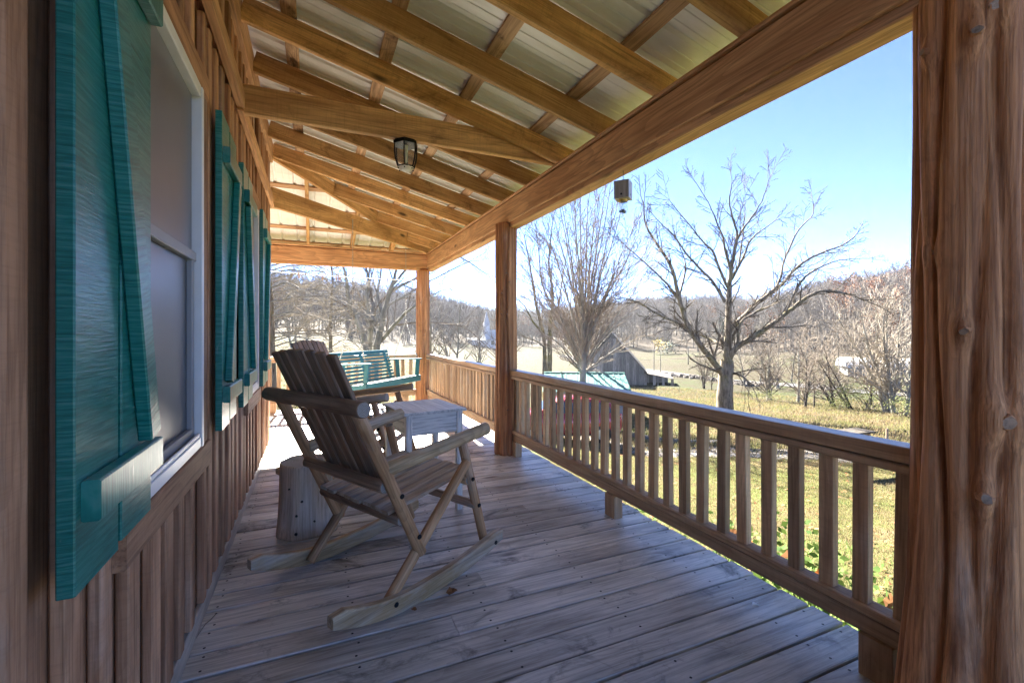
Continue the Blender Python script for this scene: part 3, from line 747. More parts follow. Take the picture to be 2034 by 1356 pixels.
# --- railings
def railing(p0, p1, n_bal, pitch, start, label, blocks, gap_near=False):
    p0, p1 = V(p0), V(p1); d = (p1 - p0).normalized(); inn = V((-d.y, d.x, 0))
    root = empty('porch_railing', (p0 + p1) / 2, math.atan2(d.y, d.x), label=label, cat='railing', group='baluster railings round the porch')
    at = lambda t, off, z: p0 + d * t + inn * off + V((0, 0, z))
    L = (p1 - p0).length
    rough('top_rail', at(0, 0.01, 0.905), at(L, 0.01, 0.905), 0.105, 0.058, M['railtop'], parent=root, segs=14, jit=0.003)
    rough('rail_fascia', at(0, 0.066, 0.906), at(L, 0.066, 0.906), 0.056, 0.008, M['rail'], up=inn, parent=root, segs=2, jit=0)
    rough('sub_rail', at(0, 0.02, 0.853), at(L, 0.02, 0.853), 0.085, 0.034, M['rail'], parent=root, segs=14, jit=0.004)
    rough('bottom_rail', at(0, 0.015, 0.257), at(L, 0.015, 0.257), 0.085, 0.036, M['rail'], parent=root, segs=10, jit=0.003)
    rough('bottom_rail', at(0, 0.02, 0.2), at(L, 0.02, 0.2), 0.045, 0.075, M['rail'], parent=root, segs=10, jit=0.003)
    for i in range(n_bal):
        t = start + i * pitch + rnd.uniform(-.007, .007)
        lean = rnd.uniform(-.010, .010)
        place('baluster', board_mesh(0.565, 0.056 + 0.002 * (i % 3), 0.04, M['rail'], 0.003), along(at(t, 0.01, 0.2745), at(t + lean, 0.01, 0.8365), inn), root)
    for t in blocks:
        a, c = at(t - 0.06, -0.02, 0.0), at(t + 0.06, 0.055, 0.1605)
        box('support_block', [min(a[i], c[i]) for i in range(3)], [max(a[i], c[i]) for i in range(3)], M['rail'], root)
    return root
railing((2.55, 0.93, 0), (2.55, 4.66, 0), 27, 0.1375, 0.06, 'near baluster railing between the massive post and the slim post', [0.13, 1.86, 3.62])
railing((2.52, 4.85, 0), (2.50, 8.50, 0), 26, 0.1375, 0.08, 'sunlit railing running from the slim post to the corner post', [0.1, 1.8, 3.5])
railing((2.26, 8.62, 0), (-3.0, 8.62, 0), 37, 0.1375, 0.10, 'far end railing behind the swing, crossing the end of the porch', [0.2, 2.4, 4.6])
# ------------------------------------------------------------------ rocking chairs
def rocking_chair(loc, th, label):
    root = empty('rocking_chair', loc, th, label=label, cat='rocking chair', group='log rocking chairs on the porch')
    W_ = WM[root.name]
    def P(s, y, z): return W_ @ V((s, y, z))
    lg = lambda nm, a, c, r0, r1, mt='log', **kw: log(nm, P(*a), P(*c), r0 * .87, r1 * .87, M[mt], root, M['logend'], **kw)
    def bolt(s, y, z, side):
        log('bolt', P(s, y, z), P(s, y + side * 0.006, z), 0.013, 0.012, M['bolt'], root, sides=10, rings=0, rough=0)
    for sd_ in (-1, 1):
        # curved runner
        vs, fs, n = [], [], 18
        for i in range(n + 1):
            s = -0.585 + 1.135 * i / n
            zb = (0.48 if s < -0.12 else 0.17) * (s + 0.12) ** 2; zt = zb + 0.082
            if i == 0: zt = zb + 0.05
            if i == n: zt = zb + 0.066; zb += 0.012
            for y, z in ((-.021, zb), (.021, zb), (.023, zb + .01), (.023, zt - .008), (.017, zt), (-.017, zt), (-.023, zt - .008), (-.023, zb + .01)): vs.append((s, y, z + 0.001))
        for i in range(n):
            for k in range(8): fs.append((i * 8 + k, i * 8 + (k + 1) % 8, i * 8 + 8 + (k + 1) % 8, i * 8 + 8 + k))
        fs += [tuple(reversed(range(8))), tuple(range(n * 8, n * 8 + 8))]
        place('runner', mesh('runner', vs, fs, M['logarm']), W_ @ Matrix.Translation((0, sd_ * 0.392, 0)), root)
        lg('leg', (0.462, sd_ * .345, 0.05), (0.268, sd_ * .335, 0.735), .031, .033, seed=1 + sd_)
        lg('strut', (-0.275, sd_ * .350, 0.035), (0.252, sd_ * .392, 0.625), .032, .031, seed=3 + sd_)
        lg('back_post', (-0.07, sd_ * .372, 0.225), (-0.437, sd_ * .362, 1.0), .036, .035, seed=5 + sd_)
        lg('armrest', (-0.285, sd_ * .36, 0.695), (0.415, sd_ * .395, 0.785), .040, .044, 'logarm', seed=7 + sd_)
        for s, z, yy in ((-0.26, 0.062, .415), (0.478, 0.088, .415), (-0.112, .33, .408), (-0.215, .56, .401), (0.323, .50, .370), (0.372, .335, .375)):
            bolt(s, sd_ * yy, z, sd_)
    lg('top_rail', (-0.458, -.445, 1.015), (-0.458, .455, 1.015), .044, .045, 'slat', seed=9)
    lg('back_rail', (-0.282, -.36, .612), (-0.282, .36, .612), .036, .036, 'slat', seed=11)
    lg('seat_rail', (-0.182, -.36, .421), (-0.182, .36, .421), .034, .034, 'slat', seed=12)
    lg('seat_rail', (0.322, -.34, .488), (0.322, .34, .488), .033, .033, seed=13)
    lg('stretcher', (0.375, -.345, .33), (0.375, .345, .33), .027, .027, 'slat', seed=14)
    for i in range(7):
        y = (i - 3) * 0.0865; top = 1.250 + 0.02 * (1 - (y / .27) ** 2)
        f = (top - 0.53) / 0.72
        yb = y * 0.97
        board('back_slat', P(-0.162, yb, .53), P(-0.162 - .343 * f, y * 1.03, top), 0.072, 0.021, M['slat'], root, up=W_.to_3x3() @ V((0.9, 0, 0.42)))
    for i in range(8):
        y = (i - 3.5) * 0.081
        board('seat_slat', P(-0.235 + .006 * (i % 3), y, .461), P(0.372 - .01 * (i % 2), y, .542), 0.071, 0.02, M['seat'], root)
    return root
chair = rocking_chair((0.888, 2.696, 0), R(28.7), 'nearest log rocking chair seen from behind, on the shaded deck before the stump')
THETA2 = R(-27)
c2 = copy_tree(chair, Matrix.Translation((0.90, 4.62, 0)) @ Matrix.Rotation(THETA2, 4, 'Z'))
c2['label'] = 'second log rocking chair, farther away between the small table and the swing'

# ------------------------------------------------------------------ stump
st = empty('tree_stump', (0.455, 3.45, 0), label='pale peeled stump standing on the deck beside the house wall', cat='stump')
r_ = random.Random(4); vs, fs, sm, mi = [], [], [], []
sides, hh = 40, 0.475
zs = [0, 0.015, .1, .2, .3, .4, .45, .466, hh]
for z in zs:
    for k_ in range(sides):
        a = 2 * math.pi * k_ / sides
        q = 0.172 + 0.022 * math.exp(-z / 0.12) * (1 + .5 * math.sin(3 * a + 1)) + 0.006 * math.sin(2 * a + z * 3) + .004 * math.sin(5 * a) + .0035 * math.sin(9 * a + 2)
        if z == hh: q *= 0.955
        if z == .466: q *= .985
        vs.append((z - hh / 2, q * math.cos(a), q * math.sin(a)))
for i in range(len(zs) - 1):
    for k_ in range(sides): fs.append((i * sides + k_, i * sides + (k_ + 1) % sides, (i + 1) * sides + (k_ + 1) % sides, (i + 1) * sides + k_)); sm.append(True); mi.append(0)
fs += [tuple(reversed(range(sides))), tuple(range((len(zs) - 1) * sides, len(zs) * sides))]; sm += [False] * 2; mi += [1, 1]
UPX = Matrix(((0, 0, -1), (0, 1, 0), (1, 0, 0))).to_4x4()
place('log_section', mesh('stump', vs, fs, [M['stump'], M['rings']], sm, mi), Matrix.Translation((0.455, 3.45, hh / 2)) @ UPX, st)
for a, z, s in ((-1.9, .16, .011), (-1.72, .25, .010), (-1.9, .045, .013), (-1.3, .11, .008), (-2.2, .33, .007)):
    d = V((math.cos(a), math.sin(a), 0)); c = V((0.455, 3.45, z)) + d * 0.176
    log('knot', c - d * .02, c + d * (.004 + .02 * math.exp(-z / .12)), s, s * .8, M['darkbark'], st, sides=8, rings=0)

# ------------------------------------------------------------------ side table
TB = Matrix.Translation((1.29, 3.585, 0)) @ Matrix.Rotation(R(8), 4, 'Z')
tb = empty('side_table', (1.29, 3.585, 0), R(8), label='small white table with a worn grey top between the two rocking chairs', cat='table')
def tbox(nm, lo, hi, mt, parent=None, bev=.004):
    lo, hi = V(lo), V(hi); c = (lo + hi) / 2; d = hi - lo; ax = max(range(3), key=lambda i: d[i]); e = V((0, 0, 0)); e[ax] = d[ax] / 2
    up = V((0, 0, 1)) if ax != 2 else V((1, 0, 0))
    m = along(c - e, c + e, up); y = m.to_3x3() @ V((0, 1, 0)); z = m.to_3x3() @ V((0, 0, 1))
    return place(nm, board_mesh(d[ax], abs(y.dot(d)), abs(z.dot(d)), M[mt], bev), TB @ m, parent or tb)
tbox('tabletop', (-.245, -.285, .755), (.245, .285, .775), 'tabletop')
for sx in (-1, 1):
    for sy in (-1, 1):
        x, y = sx * .20, sy * .24
        tbox('leg', (x - .023, y - .023, 0), (x + .023, y + .023, .7545), 'white')
for sy in (-1, 1): tbox('apron', (-.176, sy * .24 - .010 + sy * .004, .60), (.176, sy * .24 + .010 + sy * .004, .7543), 'white')
for sx in (-1, 1): tbox('apron', (sx * .20 - .010 + sx * .004, -.216, .60), (sx * .20 + .010 + sx * .004, .216, .7542), 'white')

# ------------------------------------------------------------------ porch swing
SWL, SWR = V((1.17, 6.80, 0)), V((2.20, 7.95, 0))
sx_ = (SWR - SWL).normalized(); sy_ = V((-sx_.y, sx_.x, 0))      # along the seat / towards the back
sw = empty('porch_swing', (SWL + SWR) / 2 + V((0, 0, .5)), math.atan2(sx_.y, sx_.x), label='teal slatted porch swing hanging on chains in the far corner', cat='porch swing')
SWW = (SWR - SWL).length
def Q(x, y, z): return (SWL + SWR) / 2 + sx_ * x + sy_ * y + V((0, 0, z))
hw = SWW / 2
sb = lambda nm, a, c, wd, t, up=(0, 0, 1): board(nm, Q(*a), Q(*c), wd, t, M['swing'], sw, up=up)
UPB = sx_.cross(V((0, 0, 1)))
sb('seat_rail', (-hw, 0, .555), (hw, 0, .555), .10, .035, up=tuple(sy_))
sb('seat_rail', (-hw, .46, .50), (hw, .46, .50), .09, .035, up=tuple(sy_))
for x in (-hw + .02, -.3, .3, hw - .02): sb('seat_bearer', (x, .02, .548), (x, .46, .50), .035, .09)
for i in range(7):
    y = .045 + i * .062; sb('seat_slat', (-hw + .04, y, .603 - .075 * (y / .46)), (hw - .04, y, .603 - .075 * (y / .46)), .048, .018)
bk = lambda z: .47 + .34 * (z - .5)
for x in (-hw + .10, 0, hw - .10): sb('back_stile', (x, bk(.48) + .03, .48), (x, bk(1.03) + .03, 1.03), .05, .03, up=tuple(sy_))
for i in range(9):
    z = .565 + i * .0555; hgt = .034 if i < 8 else .06
    sb('back_slat', (-hw + .03, bk(z), z), (hw - .03, bk(z), z), hgt, .016, up=(sy_.x, sy_.y, -.34))
for x in (-hw + .05, hw - .05):
    sb('arm_post', (x, .03, .60), (x, .01, .875), .065, .035, up=tuple(sx_))
    sb('arm_post', (x, .40, .53), (x, .43, .87), .065, .03, up=tuple(sx_))
    sb('armrest', (x, -.05, .888), (x, .58, .862), .075, .022)
def chain_mesh(p0, p1, parent, step=.032, r=.0036):
    p0, p1 = V(p0), V(p1); T = Tubes(); n = int((p1 - p0).length / step); d = (p1 - p0).normalized()
    a = d.orthogonal().normalized(); b2 = d.cross(a)
    for i in range(n):
        c = p0 + d * (i + .5) * step; s_ = a if i % 2 else b2
        pts = [c + d * math.cos(q) * step * .68 + s_ * math.sin(q) * step * .33 for q in np.linspace(0, 2 * math.pi, 9)]
        T.add(pts, [r] * 9, 4)
    return T.build('chain', M['chain'], WM[parent.name], parent)
for x in (-hw + .05, hw - .05):
    top = Q(x, .25, 2.86); mid = Q(x, .25, 1.55)
    chain_mesh(top, mid, sw); chain_mesh(mid, Q(x, .02, .90), sw); chain_mesh(mid, Q(x, .50, .875), sw)
    log('hook', top, top + V((0, 0, .13)), .007, .007, M['chain'], sw, sides=8, rings=0)

# ------------------------------------------------------------------ lantern under the tie beam
LC = V((1.15, 3.552, 2.826))
la = empty('ceiling_lantern', LC, label='six-sided black lantern with clear panes fixed under the tie beam', cat='lantern')
def hexring(r, z, rot=.2): return [LC + V((r * math.cos(rot + i * math.pi / 3), r * math.sin(rot + i * math.pi / 3), z)) for i in range(6)]
def hexloft(nm, rs, mat, close=True):
    vs, fs = [], []
    for r, z in rs: vs += [p - LC for p in hexring(r, z)]
    for i in range(len(rs) - 1):
        for k_ in range(6): fs.append((i * 6 + k_, i * 6 + (k_ + 1) % 6, i * 6 + 6 + (k_ + 1) % 6, i * 6 + 6 + k_))
    if close: fs += [tuple(reversed(range(6))), tuple(range(len(rs) * 6 - 6, len(rs) * 6))]
    return place(nm, mesh(nm, vs, fs, mat), Matrix.Translation(LC), la)
hexloft('canopy', [(.098, -.034), (.098, -.012), (.085, -.010), (.085, 0.0)], M['black'])
prof = [(.088, -.034), (.090, -.09), (.084, -.14), (.066, -.20)]
for i in range(6):
    T = Tubes(); T.add([hexring(r, z)[i] for r, z in prof], [.0055] * 4, 5); T.build('frame_bar', M['black'], Matrix.Translation(LC), la)
    vs = []
    for r, z in prof: vs += [hexring(r - .002, z)[i] - LC, hexring(r - .002, z)[(i + 1) % 6] - LC]
    place('pane', mesh('pane', vs, [(2 * j, 2 * j + 1, 2 * j + 3, 2 * j + 2) for j in range(3)], M['glass']), Matrix.Translation(LC), la)
T = Tubes(); T.add(hexring(.066, -.20) + hexring(.066, -.20)[:1], [.005] * 7, 4); T.build('bottom_ring', M['black'], Matrix.Translation(LC), la)
place('bottom_globe', lathe_mesh([(-.203, .060), (-.215, .052), (-.226, .036), (-.232, .015), (-.233, .001)], M['frost'], 18), Matrix.Translation(LC), la)
place('candle_tube', lathe_mesh([(-.03, .016), (-.085, .016), (-.085, .013), (-.16, .013), (-.17, .004)], M['cream'], 12), Matrix.Translation(LC), la)
for i in range(6):
    p = hexring(.060, -.213)[i]; log('rivet', p, p + V((0, 0, -.008)), .006, .004, M['black'], la, sides=6, rings=0)

# ------------------------------------------------------------------ bee trap hanging from the beam
BC = V((2.52, 2.66, 0))
bt = empty('bee_trap', BC + V((0, 0, 2.36)), R(38), label='weathered wooden block with a glass jar below, hanging from the eave beam', cat='insect trap')
BW = WM[bt.name]
place('wooden_block', board_mesh(.125, .105, .105, M['railtop'], .003), BW @ Matrix.Rotation(R(90), 4, 'Y'), bt)
for a in range(4):
    d = (BW.to_3x3() @ Matrix.Rotation(a * math.pi / 2, 3, 'Z')) @ V((1, 0, 0)); c = BW.translation + d * .0515 + V((0, 0, -.035))
    log('entry_hole', c, c + d * .002, .008, .008, M['bolt'], bt, sides=10, rings=0, rough=0)  # dark disc laid on for the shade inside the hole
place('jar', lathe_mesh([(-.073, .028), (-.083, .028), (-.088, .033), (-.15, .033), (-.160, .026), (-.161, .001)], M['jar'], 20), BW, bt)
place('jar_ring', lathe_mesh([(-.064, .032), (-.079, .032), (-.080, .028)], M['brass'], 20), BW, bt)
bg = Bag(); rb = random.Random(2)
for i in range(26):
    a, q = rb.uniform(0, 6.28), rb.uniform(0, .024); c = V((q * math.cos(a), q * math.sin(a), -.153 + rb.uniform(0, .03) * (1 - q / .03)))
    bg.box(c - V((.006, .004, .004)), c + V((.006, .004, .004)))
bg.build('dead_bees', M['bees'], bt)
T = Tubes(); T.add([V((2.52, 2.66, 2.505)), V((2.522, 2.66, 2.47)), V((2.519, 2.66, 2.445)), V((2.52, 2.66, 2.42))], [.0025] * 4, 5)
T.add([V((2.52, 2.66 + .010 * math.sin(q), 2.432 + .010 * math.cos(q))) for q in np.linspace(0, 6.28, 9)], [.0022] * 9, 4)
T.build('hook', M['black'], BW, bt)

# ------------------------------------------------------------------ clothes line with pegs across the end
ca, cb = V((2.28, 8.55, 2.305)), V((-2.6, 8.50, 2.50))
cl = empty('clothes_line', (ca + cb) / 2, label='thin white line strung across the end of the porch above the swing', cat='clothes line')
T = Tubes(); T.add([ca.lerp(cb, f) - V((0, 0, .05 * math.sin(math.pi * f))) for f in np.linspace(0, 1, 14)], [.0035] * 14, 5)
T.build('line', M['vinyl'], WM[cl.name], cl)
def peg(u, lean, label):
    # find the point of the line seen at column u
    best = min((ca.lerp(cb, f) - V((0, 0, .05 * math.sin(math.pi * f))) for f in np.linspace(0, 1, 600)),
               key=lambda p: abs(1017 + FPX * (p - CAM).dot(_R) / (p - CAM).dot(_F) - u))
    pg = empty('clothespin', best, label=label, cat='clothespin', group='wooden clothespins on the line')
    for s in (-1, 1):
        board('prong', best + V((s * .004, 0, .022)), best + V((s * .007 + lean, 0, -.075)), .012, .008, M['rafter'], pg, up=(1, 0, 0), bev=.001)
    log('spring', best + V((0, -.008, -.005)), best + V((0, .008, -.005)), .005, .005, M['chain'], pg, sides=6, rings=0)
peg(594, .004, 'clothespin hanging alone nearest the shutters')
peg(641, -.004, 'clothespin between the lone one and the cluster of three')
for u_, l_, w_ in ((668, .0, 'left'), (672, .012, 'middle'), (677, -.01, 'right')): peg(u_, l_, w_ + ' one of the three clothespins bunched together on the line')
for u_, l_, w_ in ((770, .0, 'left'), (775, -.008, 'right')): peg(u_, l_, w_ + ' one of the two clothespins side by side nearest the corner post')

# ------------------------------------------------------------------ small things lying on the deck
def curled_leaf(loc, size, rz, mat, label, name='dry_leaf'):
    r = random.Random(int(size * 1e4)); vs, fs = [], []
    N = 15
    for k_ in range(N):
        a = 2 * math.pi * k_ / N; q = size * (0.55 + .45 * abs(math.cos(2.5 * a)) ** .7)
        vs.append((q * math.cos(a), q * .8 * math.sin(a), .006 + .35 * q * abs(math.sin(a)) ** 1.5 + .004 * (k_ % 2)))
    vs.append((0, 0, .004))
    fs = [(k_, (k_ + 1) % N, N) for k_ in range(N)]
    o = place(name, mesh(name, vs, fs, mat), Matrix.Translation(loc) @ Matrix.Rotation(rz, 4, 'Z'))
    return tag(o, label, 'leaf', 'fallen leaves on the deck')
def floor_at(u, v): 
    r = _F * FPX + _R * (u - 1017) + V((0, 0, HORIZON - v)); t = -CAM.z / r.z; return CAM + r * t
curled_leaf(floor_at(898, 1178) + V((0, 0, .001)), .036, .6, M['dry'], 'curled brown leaf on the deck in front of the near chair runner')
curled_leaf(floor_at(850, 868) + V((0, 0, .001)), .03, 1.7, M['orange'], 'small red leaf on the sunlit deck seen under the table')
curled_leaf(floor_at(822, 1213) + V((0, 0, .001)), .017, 2.2, M['dry'], 'tiny pale leaf scrap just below the near chair runner')
T = Tubes(); pts = [floor_at(428, 1221), floor_at(418, 1232), floor_at(408, 1240), floor_at(398, 1255), floor_at(390, 1268)]
T.add([p + V((0, 0, .004)) for p in pts], [.0018, .0022, .0022, .002, .001], 5)
tw = T.build('twig', M['paletwig'], Matrix.Translation(pts[2])); tag(tw, 'thin pale twig lying on the deck near the baseboard', 'twig')
fp = floor_at(1494, 1202); bg = Bag()
for i in range(7):
    a = -.5 + i * .16; d = V((math.cos(a), math.sin(a), 0)); n = V((-d.y, d.x, 0))
    bg.poly(fp + V((0, 0, .002 + .0004 * i)), fp + d * .022 + n * .004 + V((0, 0, .005)), fp + d * .036 + V((0, 0, .003 + .001 * (i % 2))), fp + d * .022 - n * .004 + V((0, 0, .005)))
fe = bg.build('feather', M['vinyl'], None, Matrix.Identity(4)); tag(fe, 'tiny white feather on the bare deck near the railing', 'feather')
# ------------------------------------------------------------------ grass
def scatter_grass(name, n, phr, rr_, hgt, wid, mats, seed):
    g = np.random.default_rng(seed)
    r = np.sqrt(g.uniform(rr_[0] ** 2, rr_[1] ** 2, n)) if rr_[1] < 30 else g.uniform(*rr_, n)
    ph = np.radians(g.uniform(*phr, n)); x = CAM.x + r * np.sin(ph); y = CAM.y + r * np.cos(ph)
    keep = ~((x > -4) & (x < 2.95) & (y < 9.2)); x, y, r = x[keep], y[keep], r[keep]; n = len(x)
    z = ground(x, y); h = hgt * g.uniform(.4, 1.3, n); a = g.uniform(0, 6.28, n); wd = wid * g.uniform(.6, 1.4, n)
    lx, ly = g.normal(0, .45, n) * h, g.normal(0, .45, n) * h
    v = np.empty((n, 3, 3)); c, s = np.cos(a) * wd / 2, np.sin(a) * wd / 2
    v[:, 0] = np.stack([x - c, y - s, z - .01], -1); v[:, 1] = np.stack([x + c, y + s, z - .01], -1); v[:, 2] = np.stack([x + lx, y + ly, z + h], -1)
    pick = (np.sin(x * 1.3 + 2 * np.sin(y * .8)) * np.cos(y * 1.1) + g.normal(0, .6, n)) > .1
    me = fastmesh(name, v.reshape(-1, 3), np.arange(n * 3).reshape(-1, 3), mats, False, pick.astype(int))
    tag(place(name, me, Matrix.Identity(4)), kind='stuff')
scatter_grass('lawn_grass', 150000, (28, 78), (2.6, 16), .05, .012, [M['blade'], M['straw']], 1)
scatter_grass('meadow_grass', 70000, (26, 72), (16, 48), .16, .035, [M['straw'], M['blade']], 2)
scatter_grass('hillside_grass', 30000, (-8, 20), (11, 70), .14, .03, [M['straw'], M['blade']], 3)
tr_ = np.random.default_rng(7); n_ = 900                                # fallen leaves over the lawn
ph_ = np.radians(tr_.uniform(30, 74, n_)); r_0 = tr_.uniform(3.2, 20, n_); lx_, ly_ = CAM.x + r_0 * np.sin(ph_), CAM.y + r_0 * np.cos(ph_)
kp = ~((lx_ < 2.95) & (ly_ < 9.2)); lx_, ly_ = lx_[kp], ly_[kp]; n_ = len(lx_); lz_ = ground(lx_, ly_) + .03
an_ = tr_.uniform(0, 6.28, n_); q_ = tr_.uniform(.02, .05, n_); vv = np.empty((n_, 4, 3))
for k_ in range(4):
    vv[:, k_] = np.stack([lx_ + q_ * np.cos(an_ + k_ * 1.57), ly_ + q_ * np.sin(an_ + k_ * 1.57), lz_ + tr_.uniform(-.015, .02, n_)], -1)
tag(place('fallen_leaves', fastmesh('fallen_leaves', vv.reshape(-1, 3), np.arange(n_ * 4).reshape(-1, 4), M['dry'], False), Matrix.Identity(4)), kind='stuff')

# ------------------------------------------------------------------ bare trees
def rvec(r, d, spread):
    a = d.orthogonal().normalized(); b2 = d.cross(a); t = r.uniform(0, 6.283)
    return (d + (a * math.cos(t) + b2 * math.sin(t)) * math.tan(spread)).normalized()
def twigs(T, r, p, d, L, rad, lvl, spec):
    """a branch and all that grows from it; spec = (segments, children, angle, length ratio, upward pull, wander) per level"""
    sg, nc, an, lr, up, wan = spec[lvl]
    n = sg; pts = [p]; rs = [rad]; dirs = [d]
    low = spec_min[0] * (1, .8, .6)[min(lvl, 2)]; rad = max(rad, low); tip = max(rad * .45, low)
    for i in range(n):
        d = (d + V((r.uniform(-wan, wan), r.uniform(-wan, wan), r.uniform(-wan, wan) + up))).normalized()
        p = p + d * (L / n); pts.append(p); dirs.append(d); rs.append(rad + (tip - rad) * (i + 1) / n)
    T.add(pts, rs, 6 if lvl == 0 and rad > .05 else (4 if rad > .02 else 3))
    if lvl + 1 < len(spec):
        for c in range(nc):
            t = .22 + .78 * (c + r.uniform(.1, .9)) / nc; q = t * n; i = min(n - 1, int(q)); pp = pts[i].lerp(pts[i + 1], q - i)
            twigs(T, r, pp, rvec(r, dirs[i], an * r.uniform(.6, 1.25)), L * lr * (1.15 - .55 * t) * r.uniform(.7, 1.2), rs[i] * .5, lvl + 1, spec)
spec_min = [.006]
def smooth_line(pts, sub=3, jit=0.0, r=None):
    out = []
    for i in range(len(pts) - 1):
        p0, p1, p2, p3 = pts[max(0, i - 1)], pts[i], pts[i + 1], pts[min(len(pts) - 1, i + 2)]
        for k_ in range(sub):
            t = k_ / sub
            q = ((p1 * 2) + (p2 - p0) * t + (p0 * 2 - p1 * 5 + p2 * 4 - p3) * t * t + (p1 * 3 - p0 - p2 * 3 + p3) * t ** 3) * .5
            if jit and out: q = q + V((r.uniform(-jit, jit), r.uniform(-jit, jit), r.uniform(-jit, jit)))
            out.append(q)
    out.append(pts[-1]); return out
def limb_tree(name, base, depth, limbs, label, seed, spec, barkm, twigm, grp, trunk_r, every=.9, length=2.2, spread=1.1, minr=.008, spin=.55):
    """limbs: (r0, r1, depth drift at its tip, [(u, v) ...]) - the limbs as they stand, each at its own distance"""
    r = random.Random(seed); root = empty(name, base, label=label, cat='tree', group=grp)
    TR, TW = Tubes(), Tubes(); spec_min[0] = minr
    for (r0, r1, dd, px) in limbs:
        n = len(px); pts = []
        for i, q in enumerate(px):
            off = q[2] if len(q) > 2 else dd * (i / (n - 1))
            pts.append(spot(q[0], q[1], depth + off))
        L = smooth_line(pts, 4, .02, r); m = len(L)
        rs = [r0 + (r1 - r0) * (i / (m - 1)) for i in range(m)]
        (TR if r0 > .05 else TW).add(L, rs, 10 if r0 > .15 else 6)
        ln = 0
        for i in range(1, m):
            ln += (L[i] - L[i - 1]).length
            if ln > every and rs[i] < trunk_r * .62:
                ln = r.uniform(-.3, .3) * every; d = (L[i] - L[i - 1]).normalized(); f = i / m
                dd_ = rvec(r, d, spin * r.uniform(.6, 1.4)); dd_ = (dd_ + V((0, 0, .15))).normalized()
                twigs(TW, r, L[i], dd_, length * r.uniform(.45, 1.1) * (1.15 - .55 * f), max(minr, rs[i] * .42), 0, spec)
        d = (L[-1] - L[-2]).normalized()
        for k_ in range(2): twigs(TW, r, L[-1], rvec(r, d, .3), length * r.uniform(.5, .9), max(minr, r1 * .7), 0, spec)
    TR.build('trunk', barkm, WM[root.name], root)
    TW.build('crown', twigm, WM[root.name], root, smooth=False)
    return root
SP = [(6, 5, .72, .42, .012, .13), (3, 2, .75, .5, .01, .14), (2, 0, .7, .5, .0, .14)]
SPF = [(5, 4, .5, .5, .03, .08), (3, 2, .55, .5, .03, .1), (2, 0, .55, .5, .02, .1)]
# the big walnut on the lawn edge
WD = 27.0
wal = [(.48, .36, 0, [(1440, 812), (1440, 780), (1442, 745), (1444, 715)]),
       (.34, .17, 0, [(1444, 722), (1446, 680), (1447, 630), (1449, 572), (1452, 538)]),
       (.27, .05, -2.5, [(1440, 748), (1425, 728), (1391, 686), (1369, 653), (1352, 603), (1334, 532), (1308, 490), (1283, 446), (1279, 406)]),
       (.12, .03, 2.0, [(1356, 622), (1350, 594), (1361, 539), (1358, 510), (1345, 478)]),
       (.11, .03, -3, [(1352, 601), (1333, 575), (1314, 552), (1270, 512), (1235, 480)]),
       (.13, .03, -4, [(1372, 654), (1343, 640), (1301, 621), (1270, 601), (1225, 588)]),
       (.16, .05, 2.5, [(1443, 692), (1424, 680), (1409, 673), (1372, 656), (1330, 640)]),
       (.25, .06, -3.0, [(1449, 712), (1462, 691), (1505, 663), (1542, 638), (1575, 612), (1604, 590), (1638, 577), (1679, 583), (1719, 596)]),
       (.13, .03, 1, [(1580, 610), (1577, 588), (1590, 562), (1608, 543), (1640, 526), (1668, 517), (1704, 514)]),
       (.20, .045, 2.5, [(1450, 655), (1480, 626), (1511, 596), (1546, 572), (1584, 530), (1628, 504), (1679, 484), (1704, 462)]),
       (.14, .03, 3.5, [(1511, 596), (1538, 574), (1551, 550), (1558, 517), (1586, 457), (1615, 426), (1613, 391)]),
       (.15, .04, -1.5, [(1455, 705), (1466, 676), (1472, 640), (1505, 618), (1542, 600), (1552, 566), (1583, 540)]),
       (.15, .03, -1, [(1451, 541), (1462, 484), (1463, 459), (1449, 406), (1454, 358)]),
       (.13, .03, 2, [(1453, 555), (1476, 512), (1491, 477), (1511, 459), (1546, 435)]),
       (.10, .025, -2, [(1462, 481), (1476, 455), (1491, 435), (1513, 400), (1529, 353)]),
       (.08, .02, 1, [(1468, 525), (1474, 480), (1479, 430), (1480, 380)]),
       (.13, .025, -2, [(1447, 574), (1434, 546), (1416, 499), (1400, 484), (1369, 446), (1330, 398)]),
       (.12, .025, 1.5, [(1449, 530), (1440, 495), (1434, 466), (1420, 432), (1407, 402), (1378, 356)]),
       (.14, .03, 2.5, [(1440, 600), (1414, 557), (1385, 528), (1360, 500), (1343, 473), (1318, 448), (1296, 425)]),
       (.16, .07, -.8, [(1446, 748), (1458, 741), (1472, 746), (1486, 757)]),
       (.06, .02, .5, [(1478, 750), (1490, 735), (1500, 722), (1512, 722), (1530, 738)])]
wal = [wal[0]] + [(a * .74, b_ * .62, c, q) for (a, b_, c, q) in wal[1:]]
limb_tree('bare_tree', gat(1440, WD), WD, wal, 'big spreading bare tree with a dark forked trunk on the lawn', 5, SP, M['bark'], M['darktwig'], 'bare trees around the house', .5, .25, 1.9, 1.1, .0135, .75)
